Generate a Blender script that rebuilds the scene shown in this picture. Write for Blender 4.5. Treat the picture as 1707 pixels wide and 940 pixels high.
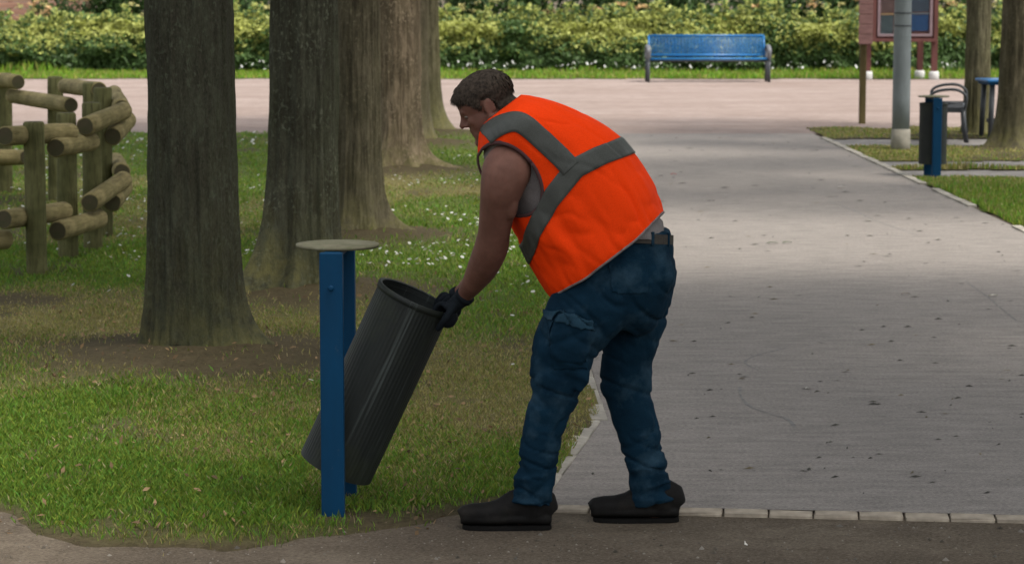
import bpy, bmesh, math, random
import numpy as np
from mathutils import Vector, Matrix, noise as mnoise

for o in list(bpy.data.objects):
    bpy.data.objects.remove(o, do_unlink=True)
scene = bpy.context.scene
COL = scene.collection
R = math.radians

# ------------------------------------------------------------------ camera
F = 4267.0                      # focal length in photograph pixels (1707 wide)
CAM_H, PITCH = 1.95, R(6.75)
cam_data = bpy.data.cameras.new('camera')
cam = bpy.data.objects.new('camera', cam_data)
COL.objects.link(cam)
cam.location = (0, 0, CAM_H)
cam.rotation_euler = (R(90) - PITCH, 0, 0)
cam_data.sensor_fit = 'HORIZONTAL'
cam_data.sensor_width = 36.0
cam_data.lens = F / 1707 * 36
cam_data.clip_start, cam_data.clip_end = 0.1, 2000
cam_data.dof.use_dof = True
cam_data.dof.focus_distance = 9.3
cam_data.dof.aperture_fstop = 8
scene.camera = cam

# ------------------------------------------------------------------ light
SUN_DIR = Vector((0.50, -0.30, 1.10)).normalized()      # towards the sun: high, to the right, a little behind the viewer
world = bpy.data.worlds.new('World')
scene.world = world
world.use_nodes = True
wn = world.node_tree.nodes
sky = wn.new('ShaderNodeTexSky')
sky.sky_type = 'NISHITA'
sky.sun_disc = False
sky.sun_elevation = math.asin(SUN_DIR.z)
sky.sun_rotation = math.atan2(SUN_DIR.x, SUN_DIR.y)
sky.air_density, sky.dust_density, sky.ozone_density = 1.2, 3.5, 1.0
wn['Background'].inputs['Strength'].default_value = 0.15
grey = wn.new('ShaderNodeHueSaturation')               # thin cloud: the sky is nearly colourless
grey.inputs['Saturation'].default_value = 0.25
world.node_tree.links.new(sky.outputs[0], grey.inputs['Color'])
world.node_tree.links.new(grey.outputs[0], wn['Background'].inputs['Color'])
sun_data = bpy.data.lights.new('sun', 'SUN')
sun_data.energy, sun_data.angle = 2.2, R(10)
sun_data.color = (1.0, 0.94, 0.85)
sun = bpy.data.objects.new('sun', sun_data)
COL.objects.link(sun)
sun.rotation_euler = SUN_DIR.to_track_quat('Z', 'Y').to_euler()
sun.location = SUN_DIR * 60

vs = scene.view_settings
vs.view_transform, vs.look, vs.gamma, vs.use_curve_mapping = 'Standard', 'None', 1.0, False
vs.exposure = 0.85
scene.cycles.use_denoising = True
scene.cycles.max_bounces = 8
scene.cycles.transparent_max_bounces = 8

# ------------------------------------------------------------------ pixel <-> place
_fw = Vector((0, math.cos(PITCH), -math.sin(PITCH)))
_up = Vector((0, math.sin(PITCH), math.cos(PITCH)))

def ray(px, py):
    return Vector((1, 0, 0)) * ((px - 853.5) / F) + _up * (-(py - 470) / F) + _fw

def P(px, py, Y):
    d = ray(px, py)
    return Vector((0, 0, CAM_H)) + d * (Y / d.y)

def G(px, py, z=0.0):
    d = ray(px, py)
    return Vector((0, 0, CAM_H)) + d * ((z - CAM_H) / d.z)

# ------------------------------------------------------------------ helpers
def link(o, parent=None):
    COL.objects.link(o)
    if parent is not None:
        o.parent = parent
    return o

def tag(o, label=None, cat=None, group=None, kind=None):
    if label: o['label'] = label
    if cat: o['category'] = cat
    if group: o['group'] = group
    if kind: o['kind'] = kind
    return o

def empty(name, loc=(0, 0, 0), rz=0.0):
    o = bpy.data.objects.new(name, None)
    o.empty_display_size = 0.1
    o.location = loc
    o.rotation_euler = (0, 0, rz)
    return link(o)

def obj(name, me, mat=None, parent=None, smooth=None):
    o = bpy.data.objects.new(name, me)
    link(o, parent)
    if mat is not None:
        for m in (mat if isinstance(mat, (list, tuple)) else [mat]):
            if m.name not in [x.name for x in me.materials if x]:
                me.materials.append(m)
    if smooth is not None and len(me.polygons):
        me.polygons.foreach_set('use_smooth', [smooth] * len(me.polygons))
    return o

def np_mesh(name, V, Fc, col=None, attrs=None, smooth=False):
    V = np.ascontiguousarray(V, dtype=np.float32)
    Fc = np.ascontiguousarray(Fc, dtype=np.int32)
    me = bpy.data.meshes.new(name)
    k = Fc.shape[1]
    me.vertices.add(len(V))
    me.vertices.foreach_set('co', V.ravel())
    me.loops.add(len(Fc) * k)
    me.loops.foreach_set('vertex_index', Fc.ravel())
    me.polygons.add(len(Fc))
    me.polygons.foreach_set('loop_start', np.arange(len(Fc), dtype=np.int32) * k)
    if col is not None:
        ca = me.color_attributes.new('col', 'FLOAT_COLOR', 'POINT')
        c4 = np.ones((len(V), 4), dtype=np.float32)
        c4[:, :3] = col
        ca.data.foreach_set('color', c4.ravel())
    for nm, a in (attrs or {}).items():
        at = me.attributes.new(nm, 'FLOAT', 'POINT')
        at.data.foreach_set('value', np.ascontiguousarray(a, dtype=np.float32))
    me.update(calc_edges=True)
    if smooth:
        me.polygons.foreach_set('use_smooth', [True] * len(Fc))
    return me

def bm_mesh(name, bm):
    bmesh.ops.recalc_face_normals(bm, faces=bm.faces)
    me = bpy.data.meshes.new(name)
    bm.to_mesh(me)
    bm.free()
    return me

def add_box(bm, c, s, rot=None, bevel=0.0):
    m = Matrix.Translation(Vector(c)) @ (rot.to_4x4() if rot is not None else Matrix.Identity(4)) @ Matrix.Diagonal((s[0], s[1], s[2], 1))
    r = bmesh.ops.create_cube(bm, size=1.0, matrix=m)
    if bevel:
        es = {e for v in r['verts'] for e in v.link_edges}
        bmesh.ops.bevel(bm, geom=list(es), offset=bevel, segments=2, affect='EDGES', profile=0.5)

def box_mesh(name, c, s, rot=None, bevel=0.0):
    bm = bmesh.new()
    add_box(bm, c, s, rot, bevel)
    return bm_mesh(name, bm)

def add_tube(bm, pts, radii, n=12, flat=None, cap=True):
    """tube along pts; radii: float | list | list of (a, b); flat: direction of the a axis"""
    pts = [Vector(p) for p in pts]
    N = len(pts)
    if not isinstance(radii, (list, tuple)):
        radii = [radii] * N
    rings = []
    prev = None
    for i, p in enumerate(pts):
        t = (pts[min(i + 1, N - 1)] - pts[max(i - 1, 0)]).normalized()
        if flat is not None:
            a = Vector(flat)
        elif prev is not None:
            a = prev
        else:
            a = Vector((1, 0, 0)) if abs(t.x) < 0.8 else Vector((0, 1, 0))
        a = (a - t * a.dot(t)).normalized()
        prev = a
        b = t.cross(a)
        r = radii[i]
        ra, rb = r if isinstance(r, (list, tuple)) else (r, r)
        rings.append([bm.verts.new(p + a * (ra * math.cos(2 * math.pi * k / n)) + b * (rb * math.sin(2 * math.pi * k / n))) for k in range(n)])
    for i in range(N - 1):
        for k in range(n):
            bm.faces.new((rings[i][k], rings[i][(k + 1) % n], rings[i + 1][(k + 1) % n], rings[i + 1][k]))
    if cap:
        bm.faces.new(list(reversed(rings[0])))
        bm.faces.new(rings[-1])
    return rings

def tube_mesh(name, pts, radii, n=12, flat=None):
    bm = bmesh.new()
    add_tube(bm, pts, radii, n, flat)
    return bm_mesh(name, bm)

def add_ell(bm, c, ax, seg=20):
    """ellipsoid: centre, three axis vectors"""
    m = Matrix.Identity(4)
    for j in range(3):
        for i in range(3):
            m[i][j] = ax[j][i]
        m[j][3] = c[j]
    bmesh.ops.create_uvsphere(bm, u_segments=seg, v_segments=seg // 2, radius=1.0, matrix=m)

def smooth_path(pts, n):
    """Catmull-Rom resample of tuples (any length) to n samples"""
    A = np.array(pts, dtype=float)
    t = np.linspace(0, len(A) - 1, n)
    i = np.clip(t.astype(int), 0, len(A) - 2)
    f = (t - i)[:, None]
    p0, p1, p2, p3 = A[np.maximum(i - 1, 0)], A[i], A[i + 1], A[np.minimum(i + 2, len(A) - 1)]
    return 0.5 * (2 * p1 + (p2 - p0) * f + (2 * p0 - 5 * p1 + 4 * p2 - p3) * f ** 2 + (3 * p1 - p0 - 3 * p2 + p3) * f ** 3)

def remeshed(name, bm, voxel, smooth_it=4):
    me = bm_mesh(name + '_src', bm)
    o = bpy.data.objects.new(name + '_src', me)
    COL.objects.link(o)
    m = o.modifiers.new('r', 'REMESH')
    m.mode, m.voxel_size = 'VOXEL', voxel
    if smooth_it:
        s = o.modifiers.new('s', 'SMOOTH')
        s.factor, s.iterations = 0.5, smooth_it
    dg = bpy.context.evaluated_depsgraph_get()
    out = bpy.data.meshes.new_from_object(o.evaluated_get(dg))
    out.name = name
    bpy.data.objects.remove(o, do_unlink=True)
    bpy.data.meshes.remove(me)
    return out

def get_co(me):
    a = np.empty(len(me.vertices) * 3, dtype=np.float32)
    me.vertices.foreach_get('co', a)
    return a.reshape(-1, 3).astype(np.float64)

def get_no(me):
    a = np.empty(len(me.vertices) * 3, dtype=np.float32)
    me.vertices.foreach_get('normal', a)
    return a.reshape(-1, 3).astype(np.float64)

def set_co(me, V):
    me.vertices.foreach_set('co', np.ascontiguousarray(V, dtype=np.float32).ravel())
    me.update()

def _h(ix, iy, iz, seed):
    n = (ix * 374761393 + iy * 668265263 + iz * 2147483647 + seed * 974634777) & 0xFFFFFFFF
    n = ((n ^ (n >> 13)) * 1274126177) & 0xFFFFFFFF
    n = ((n ^ (n >> 16)) * 2246822519) & 0xFFFFFFFF
    return ((n ^ (n >> 15)) & 0xFFFFFF) / float(0xFFFFFF)

def vn(x, y, z=0.0, seed=0):
    """value noise 0..1, vectorised"""
    x, y, z = np.broadcast_arrays(np.asarray(x, float), np.asarray(y, float), np.asarray(z, float))
    ix, iy, iz = (np.floor(v).astype(np.int64) for v in (x, y, z))
    fx, fy, fz = x - ix, y - iy, z - iz
    fx, fy, fz = (v * v * (3 - 2 * v) for v in (fx, fy, fz))
    r = 0
    for dx in (0, 1):
        for dy in (0, 1):
            for dz in (0, 1):
                w = (fx if dx else 1 - fx) * (fy if dy else 1 - fy) * (fz if dz else 1 - fz)
                r = r + w * _h(ix + dx, iy + dy, iz + dz, seed)
    return r

def fbm(x, y, z=0.0, seed=0, oct=4):
    r, a, s, tot = 0, 1.0, 1.0, 0
    for k in range(oct):
        r = r + a * vn(np.asarray(x) * s, np.asarray(y) * s, np.asarray(z) * s, seed + k * 17)
        tot += a
        a *= 0.5
        s *= 2.03
    return r / tot

rng = np.random.default_rng(7)

# ------------------------------------------------------------------ materials
class NT:
    def __init__(self, name, rough=0.8, spec=0.3):
        self.m = bpy.data.materials.new(name)
        self.m.use_nodes = True
        self.t = self.m.node_tree
        self.b = self.t.nodes['Principled BSDF']
        self.b.inputs['Roughness'].default_value = rough
        self.b.inputs['Specular IOR Level'].default_value = spec
        self.co = None
    def n(self, typ, **kw):
        nd = self.t.nodes.new(typ)
        for k, v in kw.items():
            if k in nd.inputs: nd.inputs[k].default_value = v
            else: setattr(nd, k, v)
        return nd
    def l(self, a, b): self.t.links.new(a, b)
    def coord(self, scale=(1, 1, 1), kind='Object'):
        tc = self.n('ShaderNodeTexCoord')
        mp = self.n('ShaderNodeMapping')
        mp.inputs['Scale'].default_value = scale
        self.l(tc.outputs[kind], mp.inputs[0])
        return mp.outputs[0]
    def noise(self, vec, scale, detail=4, rough=0.55, dist=0.0):
        nd = self.n('ShaderNodeTexNoise')
        nd.inputs['Scale'].default_value = scale
        nd.inputs['Detail'].default_value = detail
        nd.inputs['Roughness'].default_value = rough
        nd.inputs['Distortion'].default_value = dist
        self.l(vec, nd.inputs['Vector'])
        return nd.outputs['Fac']
    def vor(self, vec, scale, feature='F1'):
        nd = self.n('ShaderNodeTexVoronoi')
        nd.feature = feature
        nd.inputs['Scale'].default_value = scale
        self.l(vec, nd.inputs['Vector'])
        return nd.outputs['Distance']
    def ramp(self, fac, stops):
        nd = self.n('ShaderNodeValToRGB')
        cr = nd.color_ramp
        while len(cr.elements) < len(stops): cr.elements.new(0.5)
        for e, (p, c) in zip(cr.elements, stops):
            e.position = p
            e.color = (c, c, c, 1) if isinstance(c, (int, float)) else (*c, 1)
        self.l(fac, nd.inputs[0])
        return nd.outputs[0]
    def mix(self, fac, a, b, mode='MIX'):
        nd = self.n('ShaderNodeMix')
        nd.data_type, nd.blend_type = 'RGBA', mode
        for s, v in ((nd.inputs[0], fac), (nd.inputs[6], a), (nd.inputs[7], b)):
            if isinstance(v, bpy.types.NodeSocket): self.l(v, s)
            elif isinstance(v, (int, float)): s.default_value = v if s.type == 'VALUE' else (v, v, v, 1)
            else: s.default_value = (*v, 1)
        return nd.outputs[2]
    def math(self, op, a, b=0.0):
        nd = self.n('ShaderNodeMath')
        nd.operation = op
        for s, v in ((nd.inputs[0], a), (nd.inputs[1], b)):
            if isinstance(v, bpy.types.NodeSocket): self.l(v, s)
            else: s.default_value = v
        return nd.outputs[0]
    def attr(self, name, out='Fac'):
        nd = self.n('ShaderNodeAttribute')
        nd.attribute_name = name
        return nd.outputs[out]
    def color(self, s):
        if isinstance(s, bpy.types.NodeSocket): self.l(s, self.b.inputs['Base Color'])
        else: self.b.inputs['Base Color'].default_value = (*s, 1)
    def bump(self, h, strength=0.5, dist=0.01):
        nd = self.n('ShaderNodeBump')
        nd.inputs['Strength'].default_value = strength
        nd.inputs['Distance'].default_value = dist
        self.l(h, nd.inputs['Height'])
        self.l(nd.outputs[0], self.b.inputs['Normal'])

def simple(name, c, rough=0.6, spec=0.3, var=0.25, scale=6.0, bump=0.0, bscale=60, metal=0.0, stretch=(1, 1, 1)):
    t = NT(name, rough, spec)
    co = t.coord(stretch)
    f = t.noise(co, scale, 5)
    lo = tuple(max(0, x * (1 - var)) for x in c)
    hi = tuple(min(1, x * (1 + var)) for x in c)
    t.color(t.ramp(f, [(0.3, lo), (0.7, hi)]))
    t.b.inputs['Metallic'].default_value = metal
    if bump:
        t.bump(t.noise(co, bscale, 4), bump, 0.004)
    return t.m

def leaf_mat(name, rough=0.55, trans=0.35):
    t = NT(name, rough, 0.25)
    c = t.attr('col', 'Color')
    t.color(c)
    tr = t.n('ShaderNodeBsdfTranslucent')
    t.l(c, tr.inputs['Color'])
    mx = t.n('ShaderNodeMixShader')
    mx.inputs[0].default_value = trans
    t.l(t.b.outputs[0], mx.inputs[1])
    t.l(tr.outputs[0], mx.inputs[2])
    t.l(mx.outputs[0], t.t.nodes['Material Output'].inputs[0])
    return t.m
# ------------------------------------------------------------------ ground materials
def mat_soil():
    t = NT('soil', 0.95, 0.1)
    co = t.coord()
    big = t.noise(co, 2.2, 7, 0.72)
    mid = t.noise(t.coord((0.7, 1.4, 1)), 9, 7, 0.78)
    fine = t.noise(t.coord((0.8, 1.6, 1)), 75, 5, 0.8)
    c = t.ramp(big, [(0.35, (0.036, 0.028, 0.021)), (0.5, (0.072, 0.058, 0.045)), (0.65, (0.125, 0.104, 0.083))])
    c = t.mix(t.ramp(mid, [(0.5, 0.0), (0.64, 0.85)]), c, (0.036, 0.029, 0.021))
    c = t.mix(t.ramp(t.vor(co, 55), [(0.0, 0.8), (0.28, 0.0)]), c, (0.16, 0.138, 0.115))
    c = t.mix(0.5, c, t.ramp(fine, [(0.36, (0.018, 0.014, 0.010)), (0.64, (0.175, 0.148, 0.12))]))
    t.color(t.mix(1.0, c, (1.38, 1.34, 1.24), 'MULTIPLY'))
    t.bump(t.mix(0.5, fine, mid), 0.9, 0.012)
    return t.m

def mat_asphalt():
    t = NT('worn_asphalt', 0.88, 0.2)
    co = t.coord()
    big = t.noise(t.coord((0.5, 0.25, 1)), 1.1, 5, 0.6)
    mid = t.noise(t.coord((1, 0.6, 1)), 4.5, 6, 0.7)
    fine = t.noise(t.coord((0.7, 1.6, 1)), 85, 4, 0.85)
    streak = t.noise(t.coord((1.0, 5.0, 1)), 3.2, 6, 0.75)
    c = t.ramp(big, [(0.3, (0.138, 0.124, 0.112)), (0.7, (0.190, 0.171, 0.156))])
    c = t.mix(t.ramp(mid, [(0.42, 0.0), (0.75, 0.6)]), c, (0.135, 0.124, 0.115))
    c = t.mix(t.ramp(streak, [(0.46, 0.0), (0.66, 0.6)]), c, (0.225, 0.205, 0.188))
    cross = t.noise(t.coord((0.45, 1.7, 1)), 7.5, 6, 0.75)
    c = t.mix(t.ramp(cross, [(0.36, 0.9), (0.5, 0.0)]), c, (0.085, 0.078, 0.072))
    c = t.mix(t.ramp(cross, [(0.52, 0.0), (0.66, 0.7)]), c, (0.265, 0.242, 0.222))
    c = t.mix(t.ramp(t.vor(co, 130), [(0.0, 0.55), (0.35, 0.0)]), c, (0.24, 0.22, 0.205))
    c = t.mix(0.55, c, t.ramp(fine, [(0.36, (0.045, 0.041, 0.037)), (0.64, (0.285, 0.258, 0.234))]))
    t.color(t.mix(1.0, c, (1.36, 1.35, 1.34), 'MULTIPLY'))
    t.bump(fine, 0.7, 0.006)
    return t.m

def mat_gravel():
    t = NT('pale_gravel', 0.95, 0.1)
    co = t.coord()
    big = t.noise(t.coord((0.35, 1, 1)), 0.9, 6, 0.65)
    mid = t.noise(t.coord((0.6, 1, 1)), 6, 6, 0.75)
    fine = t.noise(co, 60, 4, 0.8)
    c = t.ramp(big, [(0.3, (0.215, 0.160, 0.136)), (0.5, (0.295, 0.235, 0.207)), (0.7, (0.365, 0.300, 0.272))])
    c = t.mix(t.ramp(mid, [(0.42, 0.0), (0.68, 0.7)]), c, (0.135, 0.098, 0.078))
    crs = t.noise(t.coord((0.35, 1.3, 1)), 3.0, 6, 0.8)
    c = t.mix(t.ramp(crs, [(0.32, 0.7), (0.5, 0.0)]), c, (0.15, 0.105, 0.082))
    c = t.mix(0.3, c, t.ramp(fine, [(0.3, (0.16, 0.12, 0.10)), (0.7, (0.37, 0.30, 0.27))]))
    t.color(c)
    t.bump(fine, 0.6, 0.01)
    return t.m

def mat_lawn():
    t = NT('lawn_turf', 0.95, 0.1)
    co = t.coord()
    f1 = t.noise(co, 3.0, 6, 0.7)
    f2 = t.noise(co, 45, 4, 0.7)
    g = t.ramp(f1, [(0.3, (0.060, 0.098, 0.014)), (0.7, (0.115, 0.158, 0.030))])
    d = t.ramp(f1, [(0.3, (0.15, 0.13, 0.046)), (0.7, (0.215, 0.185, 0.074))])
    s = t.ramp(t.noise(co, 12, 6, 0.7), [(0.3, (0.042, 0.027, 0.017)), (0.7, (0.098, 0.067, 0.043))])
    c = t.mix(t.attr('dry'), g, d)
    c = t.mix(t.attr('soil'), c, s)
    c = t.mix(0.35, c, t.ramp(f2, [(0.3, (0.02, 0.024, 0.008)), (0.7, (0.13, 0.13, 0.06))]))
    t.color(c)
    t.bump(f2, 1.0, 0.02)
    return t.m

M_SOIL, M_ASPH, M_GRAV, M_LAWN = mat_soil(), mat_asphalt(), mat_gravel(), mat_lawn()
M_BLADE = leaf_mat('grass_blade', 0.6, 0.3)
M_KERB = simple('kerb_concrete', (0.34, 0.29, 0.225), 0.9, 0.15, 0.3, 14, 0.5, 120)
M_EDGE = simple('edging_concrete', (0.32, 0.295, 0.25), 0.9, 0.15, 0.35, 9, 0.5, 120)
M_PAVE = simple('paving_concrete', (0.21, 0.195, 0.18), 0.9, 0.15, 0.25, 5, 0.4, 90)

# ------------------------------------------------------------------ layout of the ground
Y_PLAZA = G(900, 223).y
Y_STRIP = G(900, 133).y                       # far grass strip starts
Y_HEDGE = G(900, 121).y
LE = [G(893, 846), G(915, 826), G(938, 792), G(974, 742), G(1010, 690), G(864, 223)]
LE_Y = np.array([p.y for p in LE]); LE_X = np.array([p.x for p in LE])
_ra, _rb = G(1355, 223), G(1707, 385)
def right_edge(y):
    return _ra.x + (np.asarray(y) - _ra.y) * (_rb.x - _ra.x) / (_rb.y - _ra.y)
def left_edge(y):
    return np.interp(y, LE_Y, LE_X)
_kA, _kB = G(900, 840), G(1707, 858)
def kerb_y(x):
    return _kA.y + (np.asarray(x) - _kA.x) * (_kB.y - _kA.y) / (_kB.x - _kA.x)
FRONT = [Vector((-14, 9.6, 0)), G(-200, 836), G(0, 850), G(60, 878), G(160, 902), G(300, 912), G(430, 912), G(540, 898), G(640, 878), G(760, 858), G(860, 848), G(930, 838)]
FR_X = np.array([p.x for p in FRONT]); FR_Y = np.array([p.y for p in FRONT])

def front_d(x, y):
    return y - np.interp(x, FR_X, FR_Y) + 0.42 * (fbm(x * 1.9, y * 2.6, 0, 26, 5) - 0.5)

def sheet(name, pts, z, mat):
    bm = bmesh.new()
    bm.faces.new([bm.verts.new((p[0], p[1], z)) for p in pts])
    o = obj(name, bm_mesh(name, bm), mat)
    return tag(o, kind='structure')

g = sheet('ground', [(-400, -200), (400, -200), (400, 700), (-400, 700)], -0.012, M_SOIL)
g['label'] = 'bare brown soil and grit in front of the path'
xr0, xr1 = float(right_edge(kerb_y(4.1))), float(right_edge(Y_PLAZA))
path_pts = [(p.x, p.y) for p in LE[1:]] + [(xr1, Y_PLAZA + 0.02), (xr0, float(kerb_y(4.1))), (LE[1].x, float(kerb_y(LE[1].x)))]
path = sheet('path', path_pts, 0.0, M_ASPH)
path['label'] = 'worn grey asphalt path leading up to the gravel'
pz = sheet('gravel_plaza', [(-30, Y_PLAZA), (30, Y_PLAZA), (30, Y_STRIP + 1.2), (-30, Y_STRIP + 1.2)], -0.004, M_GRAV)
pz['label'] = 'pale pinkish gravel square in front of the hedge'

# ------------------------------------------------------------------ tree positions are needed for the bare soil
TREES = [  # px centre, py base, trunk radius m
    (326, 598, 0.232), (508, 492, 0.225), (597, 398, 0.19), (667, 287, 0.225), (686, 243, 0.215), (707, 224, 0.21)]
RTREES = [(1627, 222, 0.165), (1696, 246, 0.235)]
TPOS = [G(a, b) for a, b, r in TREES]
RPOS = [G(a, b) for a, b, r in RTREES]

def soil_mask(x, y):
    s = np.zeros_like(x)
    for (p, (a, b, r)) in zip(TPOS + RPOS, TREES + RTREES):
        d = np.hypot((x - p.x) * 0.72, (y - p.y) * 0.78)
        s = np.maximum(s, np.clip(1.75 - d / (r * 2.7), 0, 1.3))
    n = fbm(x * 1.6, y * 0.9, 0, 3, 5)
    s = np.clip(s * (0.55 + 0.9 * n), 0, 1)
    # trodden bare band left of the first tree and beside the path
    yb = G(100, 497).y
    band = np.exp(-((y - yb - 0.25 * (x + 2)) / 0.55) ** 2) * (x < -1.0)
    s = np.maximum(s, np.clip(band * (n * 2.6 - 0.62), 0, 0.95))
    near = np.clip((left_edge(y) - x), 0, 9)
    s = np.maximum(s, np.clip((n - 0.5) * 5, 0, 1) * np.exp(-near / 0.55) * 0.8)
    s = np.maximum(s, np.clip((fbm(x * 2.3, y * 1.1, 0, 41, 5) - 0.62) * 6, 0, 0.75))
    s = np.maximum(s, np.clip(1.5 - np.hypot((x + 0.58) * 0.6, y - 9.16) / 0.13, 0, 1) * np.clip(n * 1.7, 0, 1))   # trodden round the bin
    fr = front_d(x, y)
    s = np.maximum(s, np.clip(1 - (fr - 0.05) / 0.35, 0, 1) * np.clip(n * 2.4 - 0.4, 0, 1) * np.clip((x + 1.0) / 0.5, 0.3, 1))
    s = np.maximum(s, np.clip(0.9 - fr / 0.16 - 1.2 * (n - 0.5), 0, 1))
    return s

def dry_mask(x, y):
    n = fbm(x * 0.75, y * 0.42, 0, 11, 5)
    mid = np.exp(-((y - 13.0) / 3.2) ** 2)
    beside = np.exp(-((left_edge(y) - x) / 1.4) ** 2) * (y < 24)
    green = np.exp(-((y - 17.6) / 1.3) ** 2) + np.exp(-((y - 9.6) / 0.5) ** 2) * (x < -0.8)
    return np.clip((n - 0.48) * 3.6 + 0.62 * mid + 0.5 * beside * mid - 1.1 * green, 0, 1)

def mound(x, y):
    z = np.zeros_like(x)
    for (p, (a, b, r)) in zip(TPOS + RPOS, TREES + RTREES):
        d = np.hypot(x - p.x, y - p.y)
        z = np.maximum(z, 0.10 * np.exp(-(d / 0.62) ** 2))
    return z

def lawn_z(x, y):
    fr = front_d(x, y)
    drop = 0.03 * np.clip(0.1 - fr, 0, 1) * (0.6 + 0.8 * fbm(x * 4, y * 4, 0, 25, 3)) / 0.25
    edge = np.clip((left_edge(y) - x) / 0.12, 0, 1)
    return 0.003 + 0.009 * edge * np.clip(fr / 0.4, 0, 1) - drop + mound(x, y) + 0.03 * (fbm(x * 1.4, y * 1.4, 0, 5, 4) - 0.5) * np.clip((left_edge(y) - x) / 0.3, 0, 1) * np.clip((y - np.interp(x, FR_X, FR_Y)) / 0.4, 0, 1)

def lawn_in(x, y):
    w = (fbm(x * 3.5, y * 3.5, 0, 21, 4) - 0.5)
    return (y < Y_PLAZA + w * 0.7) & (x < left_edge(y) - 0.035 + w * 0.03) & (front_d(x, y) > -0.22)

PAVED = [(G(1500, 244).y, G(1500, 232).y), (G(1500, 279).y, G(1500, 269).y), (G(1500, 296).y, G(1500, 284).y)]
def rlawn_in(x, y):
    w = (fbm(x * 2.5, y * 2.5, 0, 23, 4) - 0.5)
    ok = (y < G(1400, 214).y + w * 2.5) & (x > right_edge(y) + 0.05 + w * 0.12)
    for a, b in PAVED:
        ok &= ~((y > a + w * 0.25) & (y < b + w * 0.25) & (x < 8.6))
    return ok

def lawn_grid(name, x0, x1, y0, y1, dx, dy, inside, zf, soil, dry):
    xs, ys = np.arange(x0, x1, dx), np.arange(y0, y1, dy)
    X, Yg = np.meshgrid(xs, ys)
    X, Yg = X.ravel(), Yg.ravel()
    Z = zf(X, Yg)
    W = len(xs)
    i = (np.arange(len(ys) - 1)[:, None] * W + np.arange(W - 1)[None]).ravel()
    Fq = np.stack([i, i + 1, i + 1 + W, i + W], 1)
    keep = inside(X[Fq].mean(1), Yg[Fq].mean(1))
    Fq = Fq[keep]
    used = np.unique(Fq)
    rm = np.zeros(len(X), int); rm[used] = np.arange(len(used))
    V = np.stack([X, Yg, Z], 1)[used]
    me = np_mesh(name, V, rm[Fq], attrs={'soil': soil(V[:, 0], V[:, 1]), 'dry': dry(V[:, 0], V[:, 1])}, smooth=True)
    return tag(obj(name, me, M_LAWN), kind='structure')

o = lawn_grid('lawn', -12.5, 1.2, 8.2, Y_PLAZA + 0.5, 0.05, 0.06, lawn_in, lawn_z, soil_mask, dry_mask)
o['label'] = 'patchy lawn under the row of trees beside the path'
flat = lambda x, y: 0.0 + 0.012 * fbm(x, y, 0, 9, 3)
o = lawn_grid('verge', 3.4, 12.0, 9.0, G(1400, 212).y + 1.5, 0.08, 0.1, rlawn_in, flat,
              lambda x, y: np.clip((fbm(x * 0.9, y * 0.6, 0, 33, 5) - 0.47) * 4, 0, 0.85) * (y > 20.5), lambda x, y: np.clip((y - 23) / 5, 0, 0.7))
o['label'] = 'worn grass verge beyond the far side of the path'
o = lawn_grid('grass_strip', -22, 22, Y_STRIP, Y_HEDGE + 3, 0.25, 0.25,
              lambda x, y: y > Y_STRIP + 0.6 * fbm(x * 0.8, 0 * y, 0, 2, 4), flat, lambda x, y: 0 * x, lambda x, y: 0.15 + 0 * x)
o['label'] = 'narrow strip of mown grass at the foot of the hedge'

for i, (a, b) in enumerate(PAVED):
    xa = float(right_edge((a + b) / 2)) + 0.06
    s = sheet('paved_strip', [(xa, a - 0.1), (8.6, a - 0.1), (8.6, b + 0.1), (xa, b + 0.1)], -0.007 + i * 0.001, M_PAVE)

# ------------------------------------------------------------------ kerb and edging stones
def stone_mesh(name, l, w, h, seed):
    r = random.Random(seed)
    bm = bmesh.new()
    add_box(bm, (0, 0, 0), (l, w, h), bevel=0.006)
    for v in bm.verts:
        v.co += Vector((r.uniform(-1, 1), r.uniform(-1, 1), r.uniform(-1, 1))) * 0.0022
    return bm_mesh(name, bm)

def stone_row(parent_name, label, pts, l, w, h, ztop, mat, gap=0.006, skip=None, jitter=0.004):
    root = empty(parent_name, (pts[0][0], pts[0][1], 0))
    tag(root, label, None, kind='structure')
    protos = []
    pts = [Vector((p[0], p[1], 0)) for p in pts]
    seg = [(pts[i + 1] - pts[i]).length for i in range(len(pts) - 1)]
    tot, d, k = sum(seg), 0.0, 0
    r = random.Random(len(label))
    while d < tot - l * 0.5:
        m = d + l / 2
        i, acc = 0, 0.0
        while i < len(seg) - 1 and acc + seg[i] < m:
            acc += seg[i]; i += 1
        dirv = (pts[i + 1] - pts[i]).normalized()
        c = pts[i] + dirv * (m - acc)
        if not (skip and skip(c)):
            if len(protos) < 6:
                protos.append(stone_mesh('stone', l - gap, w, h, k + 3))
                protos[-1].materials.append(mat)
            o = bpy.data.objects.new('stone', protos[k % len(protos)] if len(protos) == 6 else protos[-1])
            link(o, root)
            o.location = c - Vector((pts[0].x, pts[0].y, 0)) + Vector((0, r.uniform(-jitter, jitter), ztop - h / 2 + r.uniform(-jitter, jitter)))
            o.rotation_euler = (r.uniform(-0.02, 0.02), r.uniform(-0.01, 0.01), math.atan2(dirv.y, dirv.x) + r.uniform(-0.015, 0.015))
        d += l
        k += 1
    return root

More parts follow.
